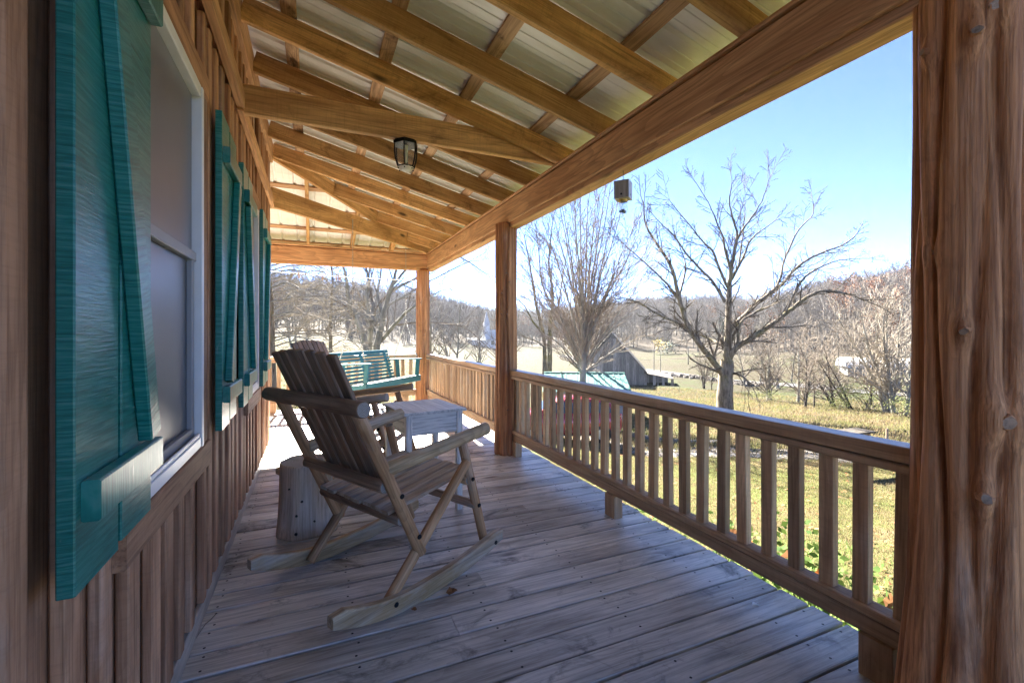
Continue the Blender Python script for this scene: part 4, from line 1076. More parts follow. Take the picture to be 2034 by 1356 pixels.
# vase-shaped tree behind the railing
r = random.Random(21); VD = 25.0; lim = [(.24, .16, 0, [(1157, 850), (1157, 790), (1158, 745), (1160, 700)])]
for (u0, v0, u1, v1, bow) in ((1158, 720, 1108, 385, -12), (1160, 705, 1140, 360, -6), (1161, 700, 1172, 350, 5), (1160, 700, 1205, 372, 14), (1159, 712, 1236, 410, 22),
                              (1159, 715, 1268, 470, 26), (1157, 722, 1078, 440, -20), (1157, 728, 1052, 520, -20), (1160, 725, 1285, 545, 24), (1161, 690, 1188, 345, 3),
                              (1160, 690, 1152, 350, 0), (1158, 735, 1250, 620, 10), (1157, 738, 1070, 610, -8), (1159, 700, 1120, 420, -10), (1161, 700, 1222, 420, 8), (1160, 740, 1275, 668, 6), (1157, 742, 1092, 668, -4), (1160, 715, 1130, 385, -8), (1159, 708, 1187, 400, 8), (1161, 720, 1255, 455, 20), (1158, 725, 1098, 410, -16), (1160, 730, 1262, 580, 14), (1158, 733, 1062, 560, -14), (1159, 742, 1232, 690, 4), (1158, 744, 1110, 700, -3), (1160, 718, 1215, 360, 12)):
    mid = [(u0 + (u1 - u0) * (.72 * f + .28 * f * f) + r.uniform(-3, 3), v0 + (v1 - v0) * f) for f in (0, .25, .5, .75, 1)]
    lim.append((r.uniform(.045, .08), .014, r.uniform(-3.2, 3.2), mid))
for k_ in range(34):                                  # the finer shoots between the leaders
    f = r.uniform(-1, 1); v0 = r.uniform(600, 742); u0 = 1159 + f * 14
    top = r.uniform(.3, 1.0); u1 = 1164 + f * r.uniform(95, 155); v1 = v0 - (v0 - 345) * top * (1 - .35 * abs(f))
    lim.append((r.uniform(.018, .034), .012, r.uniform(-3, 3), [(u0 + (u1 - u0) * (.72 * q + .28 * q * q) + r.uniform(-4, 4), v0 + (v1 - v0) * q) for q in (0, .3, .6, 1)]))
limb_tree('bare_tree', gat(1158, VD), VD, lim, 'dense vase-shaped bare tree rising behind the garage roof', 8, SPF, M['palebark'], M['tantwig'], 'bare trees around the house', .24, .22, 1.5, .8, .0125, .5)
# twin trunks left of it
lim = [(.20, .03, 1, [(1081, 760), (1082, 710), (1079, 660), (1064, 600), (1055, 540), (1042, 470)]),
       (.22, .03, -1, [(1091, 760), (1092, 700), (1092, 650), (1098, 590), (1090, 520), (1098, 440)]),
       (.09, .02, 2, [(1092, 650), (1108, 610), (1116, 560), (1130, 480)]), (.09, .02, -2, [(1080, 665), (1060, 640), (1040, 605), (1018, 590)]),
       (.08, .02, 1, [(1082, 690), (1068, 678), (1050, 672), (1030, 660)]), (.07, .02, -1, [(1092, 600), (1076, 560), (1070, 500), (1062, 440)])]
limb_tree('bare_tree', gat(1086, 34), 34, lim, 'slender bare tree with twin trunks beyond the slim post', 12, SPF, M['bark'], M['twig'], 'bare trees around the house', .22, .5, 2.4, .8, .0125, .5)
# many-stemmed tree past the end of the porch
lim = [(.17, .03, -1, [(731, 760), (728, 697), (720, 660), (704, 626), (694, 597), (689, 561), (683, 532), (668, 470)]),
       (.15, .03, 1, [(735, 740), (735, 667), (739, 635), (731, 620), (729, 586), (732, 552), (724, 520), (716, 460)]),
       (.11, .03, 2, [(739, 637), (742, 603), (736, 588), (733, 556), (738, 500)]),
       (.19, .03, -1, [(744, 760), (748, 694), (757, 653), (766, 608), (778, 569), (788, 533), (800, 460)]),
       (.10, .02, 2, [(761, 622), (750, 583), (757, 535), (760, 470)]),
       (.10, .02, -2, [(751, 682), (784, 645), (807, 620), (836, 600), (870, 580)]),
       (.09, .02, 1, [(781, 577), (806, 562), (830, 550), (870, 520), (905, 470)]),
       (.06, .02, 1, [(766, 608), (800, 590), (850, 560), (930, 520)]), (.06, .02, -1, [(735, 640), (715, 622), (690, 632), (668, 640)]),
       (.07, .02, 2, [(778, 569), (830, 515), (900, 505), (960, 540)]), (.05, .02, 0, [(784, 645), (850, 640), (920, 650), (970, 690)])]
limb_tree('bare_tree', gat(738, 22), 22, lim, 'bare tree with several lichen-spotted stems beyond the swing', 14, SP, M['palebark'], M['twig'], 'bare trees around the house', .19, .4, 1.7, .8, .009, .7)
lim = [(.14, .03, 0, [(658, 770), (657, 705), (656, 640), (660, 560), (655, 480)])]
for k_ in range(16):
    v0 = 690 - k_ * 11; s_ = -1 if k_ % 2 else 1; q = rnd.uniform(50, 105) * s_
    lim.append((.035, .01, rnd.uniform(-2.5, 2.5), [(657, v0), (657 + q * .4, v0 - rnd.uniform(0, 20)), (657 + q * .75, v0 - rnd.uniform(-4, 16)), (657 + q, v0 + rnd.uniform(0, 24))]))
limb_tree('bare_tree', gat(657, 24), 24, lim, 'bare tree with fine pale drooping twigs beyond the rocking chairs', 17, SPF, M['bark'], M['paletwig'], 'bare trees around the house', .16, .3, 1.35, .7, .0085, .55)
lim = [(.24, .06, 0, [(538, 790), (538, 700), (536, 600), (530, 500), (526, 420)])]
for k_ in range(20):
    v0 = 690 - k_ * 9; q = rnd.uniform(70, 190)
    lim.append((.035, .009, rnd.uniform(-2.5, 1), [(536, v0), (536 + q * .35, v0 - rnd.uniform(2, 16)), (536 + q * .7, v0 - rnd.uniform(-12, 10)), (536 + q, v0 + rnd.uniform(0, 34))]))
limb_tree('bare_tree', gat(537, 19), 19, lim, 'bare tree with a reddish trunk at the house corner, its pale boughs reaching right', 19, SPF, M['bark'], M['paletwig'], 'bare trees around the house', .22, .3, 1.4, .7, .0075, .5)

# creek-side trees, each grown on its own
def grown_tree(u, d, h, rad, lean, stems, label, seed, bk='darkbark', tw='twig', grp='small bare trees along the creek', up=.07, minr=.011, sp=None, v_base=0):
    r = random.Random(seed); base = gat(u, d); root = empty('bare_tree', base, label=label, cat='tree', group=grp)
    TR, TW = Tubes(), Tubes(); spec_min[0] = minr
    for s in range(stems):
        a = r.uniform(0, 6.28); p = base + V((math.cos(a), math.sin(a), 0)) * rad * (stems > 1) * 1.5 - V((0, 0, .1))
        dirn = (V((0, 0, 1)) + _R * (lean + (r.uniform(-.25, .25) if stems > 1 else 0)) + _F * r.uniform(-.15, .15)).normalized()
        pts, rs = [p], [rad]; n = 9; q = p; dd = dirn
        for i in range(n):
            dd = (dd + V((r.uniform(-.09, .09), r.uniform(-.09, .09), up * .5))).normalized(); q = q + dd * h * r.uniform(.85, 1.05) / n
            pts.append(q); rs.append(rad * (1 - .85 * (i + 1) / n))
        TR.add(pts, rs, 7)
        for i in range(2, n + 1):
            for k_ in range(3 if i < n else 4):
                dd = (pts[i] - pts[i - 1]).normalized()
                twigs(TW, r, pts[i - 1].lerp(pts[i], r.random()), rvec(r, dd, r.uniform(.5, .95)), h * .34 * r.uniform(.6, 1.15) * (1.15 - .5 * i / n), max(minr, rs[i] * .5), 0, sp or SP)
    TR.build('trunk', M[bk], WM[root.name], root); TW.build('crown', M[tw], WM[root.name], root, smooth=False)
    return root
CREEK = [
    (1398, 46, 4.2, .07, .12, 3, 'clump of three thin dark stems between the stone wall and the big tree', 31, 'darkbark', 'twig'),
    (1414, 44, 4.0, .06, .0, 1, 'lone thin stem just left of the big tree trunk', 32, 'darkbark', 'twig'),
    (1527, 37, 4.6, .13, -.05, 3, 'clump of stout grey stems with mossy boughs right of the big tree', 33, 'palebark', 'twig'),
    (1585, 36, 5.0, .12, .12, 1, 'grey tree splitting high, next right of the mossy clump', 34, 'palebark', 'twig'),
    (1600, 30.5, 3.4, .09, .0, 2, 'small dark tree forked low like a Y at the meadow edge', 35, 'darkbark', 'twig'),
    (1618, 31, 3.6, .06, .02, 1, 'thin straight dark stem right beside the Y-shaped tree', 36, 'darkbark', 'twig'),
    (1655, 33, 5.2, .11, -.42, 2, 'dark tree leaning hard to the left over the creek', 37, 'darkbark', 'twig'),
    (1692, 31, 4.6, .09, -.38, 2, 'slim tree leaning left just behind the green bush', 38, 'darkbark', 'twig'),
    (1729, 34, 6.2, .10, .0, 1, 'upright slim tree in front of the white-roofed shed', 39, 'darkbark', 'twig'),
    (1765, 28, 7.4, .11, -.18, 4, 'tall clump of pale leaning trunks beside the massive post', 40, 'palebark', 'paletwig'),
    (1783, 27, 7.0, .12, -.12, 2, 'pair of thick pale trunks behind the green bush', 41, 'palebark', 'paletwig'),
    (1797, 26, 6.6, .10, .05, 1, 'pale trunk nearest the massive post, half hidden by it', 42, 'palebark', 'paletwig'),
]
for (u, d, h, rad, lean, st_, lab, sd2, bk, tw2) in CREEK: grown_tree(u, d, h, rad, lean, st_, lab, sd2, bk, tw2)
THK = [(1480, 52, 5.5), (1512, 60, 6.5), (1545, 50, 6.0), (1572, 58, 7.2), (1606, 52, 6.6), (1634, 60, 7.8), (1668, 50, 7.4), (1700, 57, 8.2), (1722, 47, 7.6), (1750, 54, 8.4), (1778, 44, 8.2), (1800, 50, 9)]
for i, (u, d, h) in enumerate(THK):
    grown_tree(u, d, h, .10, rnd.uniform(-.15, .15), 2 if i % 3 else 1, ('leftmost', 'second', 'third', 'fourth', 'fifth', 'sixth', 'seventh', 'eighth', 'ninth', 'tenth', 'eleventh', 'rightmost')[i] + (' grey brushy tree of the thicket between creek and hill' if i in (0, 11) else ' grey brushy tree from the left in the thicket between creek and hill'), 60 + i, 'palebark', 'twig', 'thicket of grey brushy trees below the hill', .09, .018, SPF)
for i, (u, d, h, lab) in enumerate(((1012, 46, 9, 'bare tree seen just past the slim post, beyond the church lawn'), (898, 40, 8.5, 'bare tree left of the church steeple'), (862, 34, 8, 'bare tree close beside the corner post'), (950, 60, 9, 'bare tree reaching over the church steeple'), (585, 46, 8, 'bare tree on the dry slope at the far left'), (610, 62, 9, 'bare tree near the top of the dry slope'))):
    grown_tree(u, d, h, .12, rnd.uniform(-.1, .1), 2, lab, 90 + i, 'palebark', 'twig' if i % 2 else 'paletwig', 'bare trees beyond the end of the porch', .07, .009, SPF)
# bushes
def bush(u, d, w_, h_, n, mat, label, seed, stems=True, grp='green bushes at the creek', leaf=.09, name='bush', base=None, cat='bush'):
    r = random.Random(seed); base = base or gat(u, d); root = empty(name, base, label=label, cat=cat, group=grp)
    bg = Bag(); lob = [(V((r.uniform(-.5, .5) * w_, r.uniform(-.4, .4) * w_, r.uniform(.25, .75) * h_)), r.uniform(.25, .45)) for _ in range(7)]
    for i in range(n):
        c, q = r.choice(lob); a = V((r.gauss(0, 1), r.gauss(0, 1), r.gauss(0, 1))).normalized() * q * r.random() ** .4
        p = c + V((a.x * w_, a.y * w_, a.z * h_)); p.z = max(.03, p.z)
        n1 = V((r.gauss(0, 1), r.gauss(0, 1), r.gauss(0, 1))).normalized(); n2 = n1.orthogonal().normalized(); s_ = leaf * r.uniform(.6, 1.3)
        bg.poly(p, p + n1 * s_ * .5 + n2 * s_ * .32, p + n1 * s_, p + n1 * s_ * .5 - n2 * s_ * .32)
    bg.build('foliage', mat, root, Matrix.Translation(base))
    if stems:
        T = Tubes()
        for i in range(14):
            c, q = r.choice(lob); p = V((r.uniform(-.12, .12) * w_, r.uniform(-.12, .12) * w_, -.05)); T.add([p, p.lerp(c, .5) + V((0, 0, .1 * h_)), c + V((0, 0, q * h_ * .1))], [.016 * h_, .010 * h_, .004 * h_], 4)
        v_, f_ = T.arrays(); place('stems', fastmesh('stems', v_, f_, M['twig']), Matrix.Translation(base), root)
    return root
bush(1726, 30, 2.6, 1.75, 1500, M['bush'], 'broad yellow-green bush under the pale leaning trunks', 1)
bush(1668, 30.5, 1.7, .9, 600, M['bush'], 'low olive bush left of the broad one', 2)
bush(1513, 35, 2.6, 1.0, 700, M['bush'], 'grassy green mound beneath the mossy clump', 3)
bush(1790, 25.5, 1.5, 1.1, 500, M['bush'], 'dark bush at the feet of the trunks nearest the massive post', 4)
bush(1325, 118, 4, 3.5, 300, M['evergreen'], 'dark evergreen shrub at the foot of the hill', 5, False, leaf=.5)
bush(1318, 120, 4, 4.5, 250, M['gold'], 'yellow-leaved shrub behind the dark evergreen one', 6, False, leaf=.5)
for i, (yy, xx, w2, h2) in enumerate(((1.05, 3.2, .66, 1.12), (1.5, 3.16, .64, 1.08), (1.95, 3.22, .66, 1.06), (2.4, 3.14, .62, .98), (2.95, 3.15, .6, .88), (3.5, 3.12, .55, .82), (4.2, 3.12, .55, .66), (6.3, 3.1, .6, .5), (7.6, 3.1, .6, .55))):
    lab = ('leafy green shrub against the deck edge under the railing, nearest the massive post', 'second green shrub from the massive post under the railing', 'third green shrub from the massive post under the railing', 'fourth green shrub from the massive post under the railing',
           'fifth green shrub from the massive post, before the middle support block', 'sixth green shrub from the massive post, past the middle support block', 'green shrub just before the slim post', 'low green shrub below the sunlit railing near its middle', 'low green shrub below the sunlit railing near the corner post')[i]
    bush(0, 0, w2, h2, 900, M['leaf'], lab, 20 + i, grp='green shrubs along the deck edge', leaf=.05, name='shrub', base=V((xx, yy, gz(xx, yy))), cat='shrub')
for i, (yy, z) in enumerate(((1.30, .04), (1.62, .0), (1.80, .03), (2.05, -.02), (2.20, .0))):
    o = curled_leaf(V((3.06, yy, z)), .055, i * 1.3, M['orange'] if i % 2 else M['dry'], ('brown leaf caught in the shrub nearest the massive post', 'orange leaf caught low behind the balusters in the second shrub', 'brown curled leaf on the second shrub', 'bright orange leaf stuck upright in the third shrub', 'brown leaf behind the third shrub')[i])
    o['group'] = 'dead leaves caught in the shrubs'; o.matrix_basis = o.matrix_basis @ Matrix.Rotation(1.0, 4, 'X')

# ------------------------------------------------------------------ woods on the hills (one mass)
def forest_proto(seed, leafy=None, h=11.0):
    r = random.Random(seed); T = Tubes(); spec_min[0] = .03
    p = V((0, 0, -.3)); d = V((r.uniform(-.06, .06), r.uniform(-.06, .06), 1)).normalized(); pts, rs = [p], [.17]
    for i in range(6):
        d = (d + V((r.uniform(-.06, .06), r.uniform(-.06, .06), .03))).normalized(); p = p + d * h / 6; pts.append(p); rs.append(.17 * (1 - .8 * (i + 1) / 6))
    T.add(pts, rs, 5); tips = []
    sp = [(3, 5, .55, .5, .05, .15), (2, 3, .6, .5, .03, .2), (2, 0, .6, .5, 0, .2)]
    for i in range(2, 7):
        for k_ in range(4):
            a = pts[i - 1].lerp(pts[i], r.random()); dd = rvec(r, (pts[i] - pts[i - 1]).normalized(), r.uniform(.5, .85)); tips.append((a, dd))
            twigs(T, r, a, dd, h * .3 * r.uniform(.6, 1.2) * (1.25 - .1 * i), .05, 0, sp)
    v, f = T.arrays(); mats = [M['forest']]; mi = np.zeros(len(f), np.int32)
    if leafy:
        q = []
        for (a, dd) in tips:
            for k_ in range(26 if leafy != 'evergreen' else 40):
                c = a + dd * h * .3 * r.random() + V((r.gauss(0, .5), r.gauss(0, .5), r.gauss(0, .5))); n1 = V((r.gauss(0, 1), r.gauss(0, 1), r.gauss(0, 1))).normalized() * .22; n2 = n1.orthogonal().normalized() * .18
                q += [c - n1, c + n2, c + n1, c - n2]
        nq = len(q) // 4; n0 = len(v); v = np.concatenate([v, np.array([tuple(x) for x in q])]); f = np.concatenate([f, n0 + np.arange(nq * 4).reshape(-1, 4)])
        mats.append(M[leafy]); mi = np.concatenate([mi, np.ones(nq, np.int32)])
    return fastmesh('woodland_tree', v, f, mats, False, mi)
def forest(name, n, protos, seed, r_rng, ph_rng, scale, extra=None):
    g = np.random.default_rng(seed); r = np.sqrt(g.uniform(r_rng[0] ** 2, r_rng[1] ** 2, n)); ph = g.uniform(*ph_rng, n)
    keep = (r > forest_edge(ph)) & (~pasture(ph, r))
    if extra is not None: keep &= extra(r, ph, g)
    r, ph = r[keep], ph[keep]; x = CAM.x + r * np.sin(np.radians(ph)); y = CAM.y + r * np.cos(np.radians(ph)); z = ground(x, y)
    n = len(x); me = bpy.data.meshes.new(name); me.vertices.add(n); me.vertices.foreach_set('co', np.stack([x, y, z], -1).ravel().astype(np.float32)); me.update()
    o = place(name, me, Matrix.Identity(4)); o['kind'] = 'stuff'
    ng = bpy.data.node_groups.new(name, 'GeometryNodeTree'); ng.interface.new_socket('Geometry', in_out='INPUT', socket_type='NodeSocketGeometry'); ng.interface.new_socket('Geometry', in_out='OUTPUT', socket_type='NodeSocketGeometry')
    N = ng.nodes; Lk = ng.links; gi = N.new('NodeGroupInput'); go = N.new('NodeGroupOutput'); iop = N.new('GeometryNodeInstanceOnPoints'); g2i = N.new('GeometryNodeGeometryToInstance')
    for pm in reversed(protos):
        po = bpy.data.objects.new('woodland_tree', pm); oi = N.new('GeometryNodeObjectInfo'); oi.inputs['Object'].default_value = po; Lk.new(oi.outputs['Geometry'], g2i.inputs[0])
    Lk.new(gi.outputs[0], iop.inputs['Points']); Lk.new(g2i.outputs[0], iop.inputs['Instance']); iop.inputs['Pick Instance'].default_value = True
    ri = N.new('FunctionNodeRandomValue'); ri.data_type = 'INT'; ri.inputs[4].default_value = 0; ri.inputs[5].default_value = len(protos) - 1; Lk.new(ri.outputs[2], iop.inputs['Instance Index'])
    rv = N.new('FunctionNodeRandomValue'); rv.data_type = 'FLOAT_VECTOR'; rv.inputs[0].default_value = (-.06, -.06, 0); rv.inputs[1].default_value = (.06, .06, 6.28); Lk.new(rv.outputs[0], iop.inputs['Rotation'])
    rs = N.new('FunctionNodeRandomValue'); rs.inputs[2].default_value = scale[0]; rs.inputs[3].default_value = scale[1]; rs.inputs['Seed'].default_value = 4; Lk.new(rs.outputs[1], iop.inputs['Scale'])
    Lk.new(iop.outputs[0], go.inputs[0]); md = o.modifiers.new('grow', 'NODES'); md.node_group = ng
    return o
bare = [forest_proto(s) for s in range(5)]
forest('hillside_woods', 9500, bare, 1, (70, 420), (-20, 80), (.55, 1.1))
forest('far_ridge_woods', 4200, bare, 2, (400, 760), (-16, 76), (.9, 1.5))
rust = [forest_proto(20 + s, 'rust') for s in range(2)]
clump = lambda r, ph, g: (np.sin(ph * .55 + 1.2) * np.cos(r * .03) + g.normal(0, .3, len(r))) > .75
forest('rust_leaved_woods', 2600, rust, 3, (80, 420), (-16, 76), (.5, .95), clump)
ever = [forest_proto(30 + s, 'evergreen') for s in range(2)]
forest('hilltop_rust_trees', 700, rust, 8, (135, 200), (58, 70), (.6, 1.0), lambda r, ph, g: g.random(len(r)) < .12)
forest('evergreen_woods', 160, ever, 4, (90, 350), (-16, 76), (.4, .75))

# ------------------------------------------------------------------ buildings and far things
def ux(c0, yaw):                     # local frame helper: returns place(x along, y away, z up)
    dx = V((math.cos(yaw), math.sin(yaw), 0)); dy = V((-dx.y, dx.x, 0)); c0 = V(c0)
    return (lambda x, y, z: c0 + dx * x + dy * y + V((0, 0, z))), Matrix.Translation(c0) @ Matrix.Rotation(yaw, 4, 'Z')
M['greenroof'] = plain('green_metal_roof', (0.09, 0.20, 0.185), .85, 0, .12, 1.5, .1)
M['siding'] = plain('grey_siding', (0.22, 0.245, 0.25), .6, 0, .08, 2)
M['oldwood'] = wood('old_barn_wood', (0.15, 0.14, 0.13), (0.40, 0.375, 0.345), rings=.3, vary=.4)
M['oldroof'] = plain('old_tin_roof', (0.13, 0.118, 0.106), .9, 0, .35, 1.2, .1)
M['stone'] = bark('field_stone', (0.07, 0.065, 0.06), (0.24, 0.22, 0.20), 1.5)
M['carred'] = plain('red_car_paint', (0.32, 0.018, 0.03), .25, .2, .05, 1, .5, 1.0)
M['carglass'] = plain('tinted_car_glass', (0.02, 0.03, 0.05), .05, 0, .1, 1, .8)
M['tyre'] = plain('tyre_rubber', (0.02, 0.02, 0.02), .8)
M['rim'] = plain('alloy_rim', (0.6, 0.6, 0.62), .3, .8, .05)
M['tail'] = plain('tail_lamp', (0.45, 0.03, 0.02), .2, 0, .1, 3, .6, .6)
M['whitewall'] = plain('white_boards', (0.74, 0.74, 0.72), .6, 0, .05, 1)
M['whiteroof'] = plain('white_tin_roof', (0.50, 0.51, 0.52), .9, 0, .06, 1, .1)
M['concrete'] = plain('concrete', (0.36, 0.35, 0.33), .9)

# garage: gable roof of green ribbed metal, ridge across the view
gp = gat(1160, 27); gy = -YAW + R(-6)
g0 = V((gp.x, gp.y, -3.88)); GP, GM = ux(g0, gy)
ga = empty('garage', g0, gy, label='low garage with a green ribbed metal roof beyond the railing', cat='garage')
GL, GW, ZE, ZR = 2.35, 2.9, 2.02, 2.78
def slab(nm, quad, th, mat, parent, Mw, n=None):
    a, b2, c, d = [V(q) for q in quad]; nn = (b2 - a).cross(d - a).normalized() * th
    vs = [a, b2, c, d, a - nn, b2 - nn, c - nn, d - nn]
    return place(nm, mesh(nm, vs, [(0, 1, 2, 3), (7, 6, 5, 4), (0, 4, 5, 1), (1, 5, 6, 2), (2, 6, 7, 3), (3, 7, 4, 0)], mat), Mw, parent)
b = Bag(); b.box((-GL + .25, -GW + .4, -.4), (GL - .25, GW - .4, ZE))
for x in (-GL + .25, GL - .25): b.poly((x, -GW + .4, ZE), (x, GW - .4, ZE), (x, 0, ZR - .12))
b.build('wall', M['siding'], ga, GM)
for i in range(14):
    z = -.3 + i * .165
    place('siding_course', board_mesh(GW * 2 - .8, .155, .02, M['siding'], .003), along(GP(GL - .235, -GW + .4, z), GP(GL - .235, GW - .4, z), up=tuple(GM.to_3x3() @ V((1, 0, .14)))), ga)
for s in (-1, 1):
    slab('roof', ((-GL, s * GW, ZE), (GL, s * GW, ZE), (GL, 0, ZR), (-GL, 0, ZR)) if s < 0 else ((GL, GW, ZE), (-GL, GW, ZE), (-GL, 0, ZR), (GL, 0, ZR)), .03, M['greenroof'], ga, GM)
    for i in range(16):
        x = -GL + .06 + i * (2 * GL - .12) / 15
        board('roof_rib', GP(x, s * (GW - .01), ZE + .02), GP(x, s * .03, ZR + .012), .05, .025, M['greenroof'], ga)
place('ridge_cap', board_mesh(2 * GL + .04, .24, .03, M['greenroof'], .01), along(GP(-GL - .02, 0, ZR + .03), GP(GL + .02, 0, ZR + .03)), ga)
slab('garage_door', ((-1.6, -GW + .395, -.1), (1.2, -GW + .395, -.1), (1.2, -GW + .395, 1.75), (-1.6, -GW + .395, 1.75)), .03, M['whitewall'], ga, GM)

# red hatchback parked before it
cp = gat(1117, 17.2); cyaw = -YAW + R(3); c0 = V((cp.x, cp.y, cp.z + .05)); CPT, CM = ux(c0, cyaw)
car = empty('parked_car', c0, cyaw, label='red car parked before the garage, seen between the balusters', cat='car')
secs = [(-2.15, .52, .80, .62, .70), (-2.05, .36, .95, .80, .74), (-1.35, .30, 1.02, .86, .78), (-.85, .28, 1.06, .87, .78), (0, .28, 1.06, .88, .78), (1.2, .28, 1.08, .88, .78), (1.75, .30, 1.08, .86, .78), (2.0, .36, 1.05, .80, .74), (2.08, .5, .98, .74, .70)]
vs, fs = [], []
for (x, zb, zt, wd, wt) in secs:
    for (y, z) in ((-wd + .06, zb), (-wd, zb + .15), (-wd, zt - .22), (-wt, zt), (wt, zt), (wd, zt - .22), (wd, zb + .15), (wd - .06, zb)): vs.append((x, y, z))
for i in range(len(secs) - 1):
    for k_ in range(8): fs.append((i * 8 + k_, i * 8 + (k_ + 1) % 8, i * 8 + 8 + (k_ + 1) % 8, i * 8 + 8 + k_))
fs += [tuple(reversed(range(8))), tuple(range(len(secs) * 8 - 8, len(secs) * 8))]
place('body', mesh('body', vs, fs, M['carred'], True), CM, car)
secs = [(-1.05, 1.05, 1.07, .76, .74), (-.45, 1.05, 1.46, .77, .62), (.1, 1.05, 1.58, .77, .60), (1.1, 1.05, 1.57, .77, .60), (1.72, 1.05, 1.40, .75, .60), (2.02, 1.04, 1.06, .70, .66)]
vs, fs = [], []
for (x, zb, zt, wd, wt) in secs:
    for (y, z) in ((-wd, zb), (-wt - .015, zt - .06), (-wt + .05, zt), (wt - .05, zt), (wt + .015, zt - .06), (wd, zb)): vs.append((x, y, z))
for i in range(len(secs) - 1):
    for k_ in range(6): fs.append((i * 6 + k_, i * 6 + (k_ + 1) % 6, i * 6 + 6 + (k_ + 1) % 6, i * 6 + 6 + k_))
place('roof', mesh('roof', vs, fs, M['carred'], True), CM, car)
for s in (-1, 1):
    for (xa, xb, xc, xd) in ((-.82, .02, .02, -.42), (.10, 1.0, .95, .10), (1.08, 1.72, 1.52, 1.04)):
        q = [(xa, s * .79, 1.09), (xb, s * .79, 1.09), (xc, s * .655, 1.47), (xd, s * .665, 1.44)]
        slab('side_window', q if s < 0 else q[::-1], .012, M['carglass'], car, CM)
    for x in (-1.36, 1.32):
        c = CPT(x, s * .80, .33); ax = CM.to_3x3() @ V((0, s, 0))
        wh = log('wheel', c - ax * .11, c + ax * .09, .33, .33, M['tyre'], car, sides=24, rings=1, rough=0, rnd_end=.06)
        log('rim', c + ax * .085, c + ax * .10, .21, .20, M['rim'], wh, sides=20, rings=0, rough=0)
        for k_ in range(5):
            a = k_ * 1.2566; e = CM.to_3x3() @ V((math.cos(a), 0, math.sin(a)))
            board('spoke', c + ax * .106 + e * .03, c + ax * .106 + e * .19, .05, .02, M['rim'], wh, up=tuple(ax))
    box_ = board('tail_lamp', CPT(2.045, s * .68, .78), CPT(2.0, s * .75, 1.0), .16, .05, M['tail'], car, up=tuple(CM.to_3x3() @ V((1, s * .5, 0))))
    board('headlamp', CPT(-2.07, s * .62, .74), CPT(-1.98, s * .76, .80), .12, .08, M['glass'], car)
    board('mirror', CPT(-.72, s * .84, 1.10), CPT(-.70, s * .97, 1.10), .10, .13, M['carred'], car)
slab('rear_window', ((1.90, .55, 1.12), (1.90, -.55, 1.12), (1.755, -.5, 1.42), (1.755, .5, 1.42)), .012, M['carglass'], car, CM)
slab('windscreen', ((-1.0, -.66, 1.10), (-1.0, .66, 1.10), (-.47, .56, 1.46), (-.47, -.56, 1.46)), .012, M['carglass'], car, CM)
board('sill', CPT(-.95, -.87, .32), CPT(.95, -.87, .32), .10, .05, M['tyre'], car)

# old barn with a lean-to
bp_ = gat(1215, 50); by = -YAW + R(-14); b0 = V((bp_.x, bp_.y, bp_.z)); BP, BM = ux(b0, by)
ba = empty('old_barn', b0, by, label='weathered grey barn with a steep roof half hidden by the vase-shaped tree', cat='barn')
b = Bag(); b.box((-3.4, .2, -1), (3.4, 9, 1.6))
for y in (.2, 9): b.poly((-3.4, y, 1.6), (3.4, y, 1.6), (0, y, 5.5))
b.build('wall', M['oldwood'], ba, BM)
slab('roof', ((3.9, 0, 1.15), (3.9, 9.3, 1.15), (0, 9.3, 5.7), (0, 0, 5.7)), .07, M['oldroof'], ba, BM); slab('roof', ((-3.9, 9.3, 1.15), (-3.9, 0, 1.15), (0, 0, 5.7), (0, 9.3, 5.7)), .07, M['oldroof'], ba, BM)
for i in range(20):
    x = -3.35 + i * .35; zt = 1.6 + 3.85 * (1 - abs(x + .15) / 3.4) - .12
    if abs(x + .15) < 3.35: place('wall_board', board_mesh(round(max(1.7, zt) + .3, 1), .30, .03, M['oldwood'], .004), along(BP(x + .15, .17, -.3), BP(x + .15, .17, max(1.4, zt)), up=tuple(BM.to_3x3() @ V((0, -1, 0)))), ba)
slab('shed_roof', ((6.5, .4, .72), (6.5, 6.5, .72), (3.2, 6.5, 1.35), (3.2, .4, 1.35)), .06, M['oldroof'], ba, BM)
for i in range(7):
    x = 3.6 + i * .46
    if i in (3, 5): continue
    board('shed_board', BP(x, 5.5 if i % 2 else .6, -.6), BP(x, 5.5 if i % 2 else .6, 1.25 - (x - 3.2) * .19), .28, .03, M['oldwood'], ba, up=tuple(BM.to_3x3() @ V((0, -1, 0))))
for x in (3.5, 4.9, 6.3): board('shed_post', BP(x, .5, -.6), BP(x, .5, 1.25 - (x - 3.2) * .19), .12, .12, M['oldwood'], ba, up=tuple(BM.to_3x3() @ V((0, -1, 0))))
board('shed_back', BP(3.4, 6.3, .15), BP(6.4, 6.3, .15), 1.4, .03, M['oldwood'], ba, up=tuple(BM.to_3x3() @ V((0, -1, 0))))

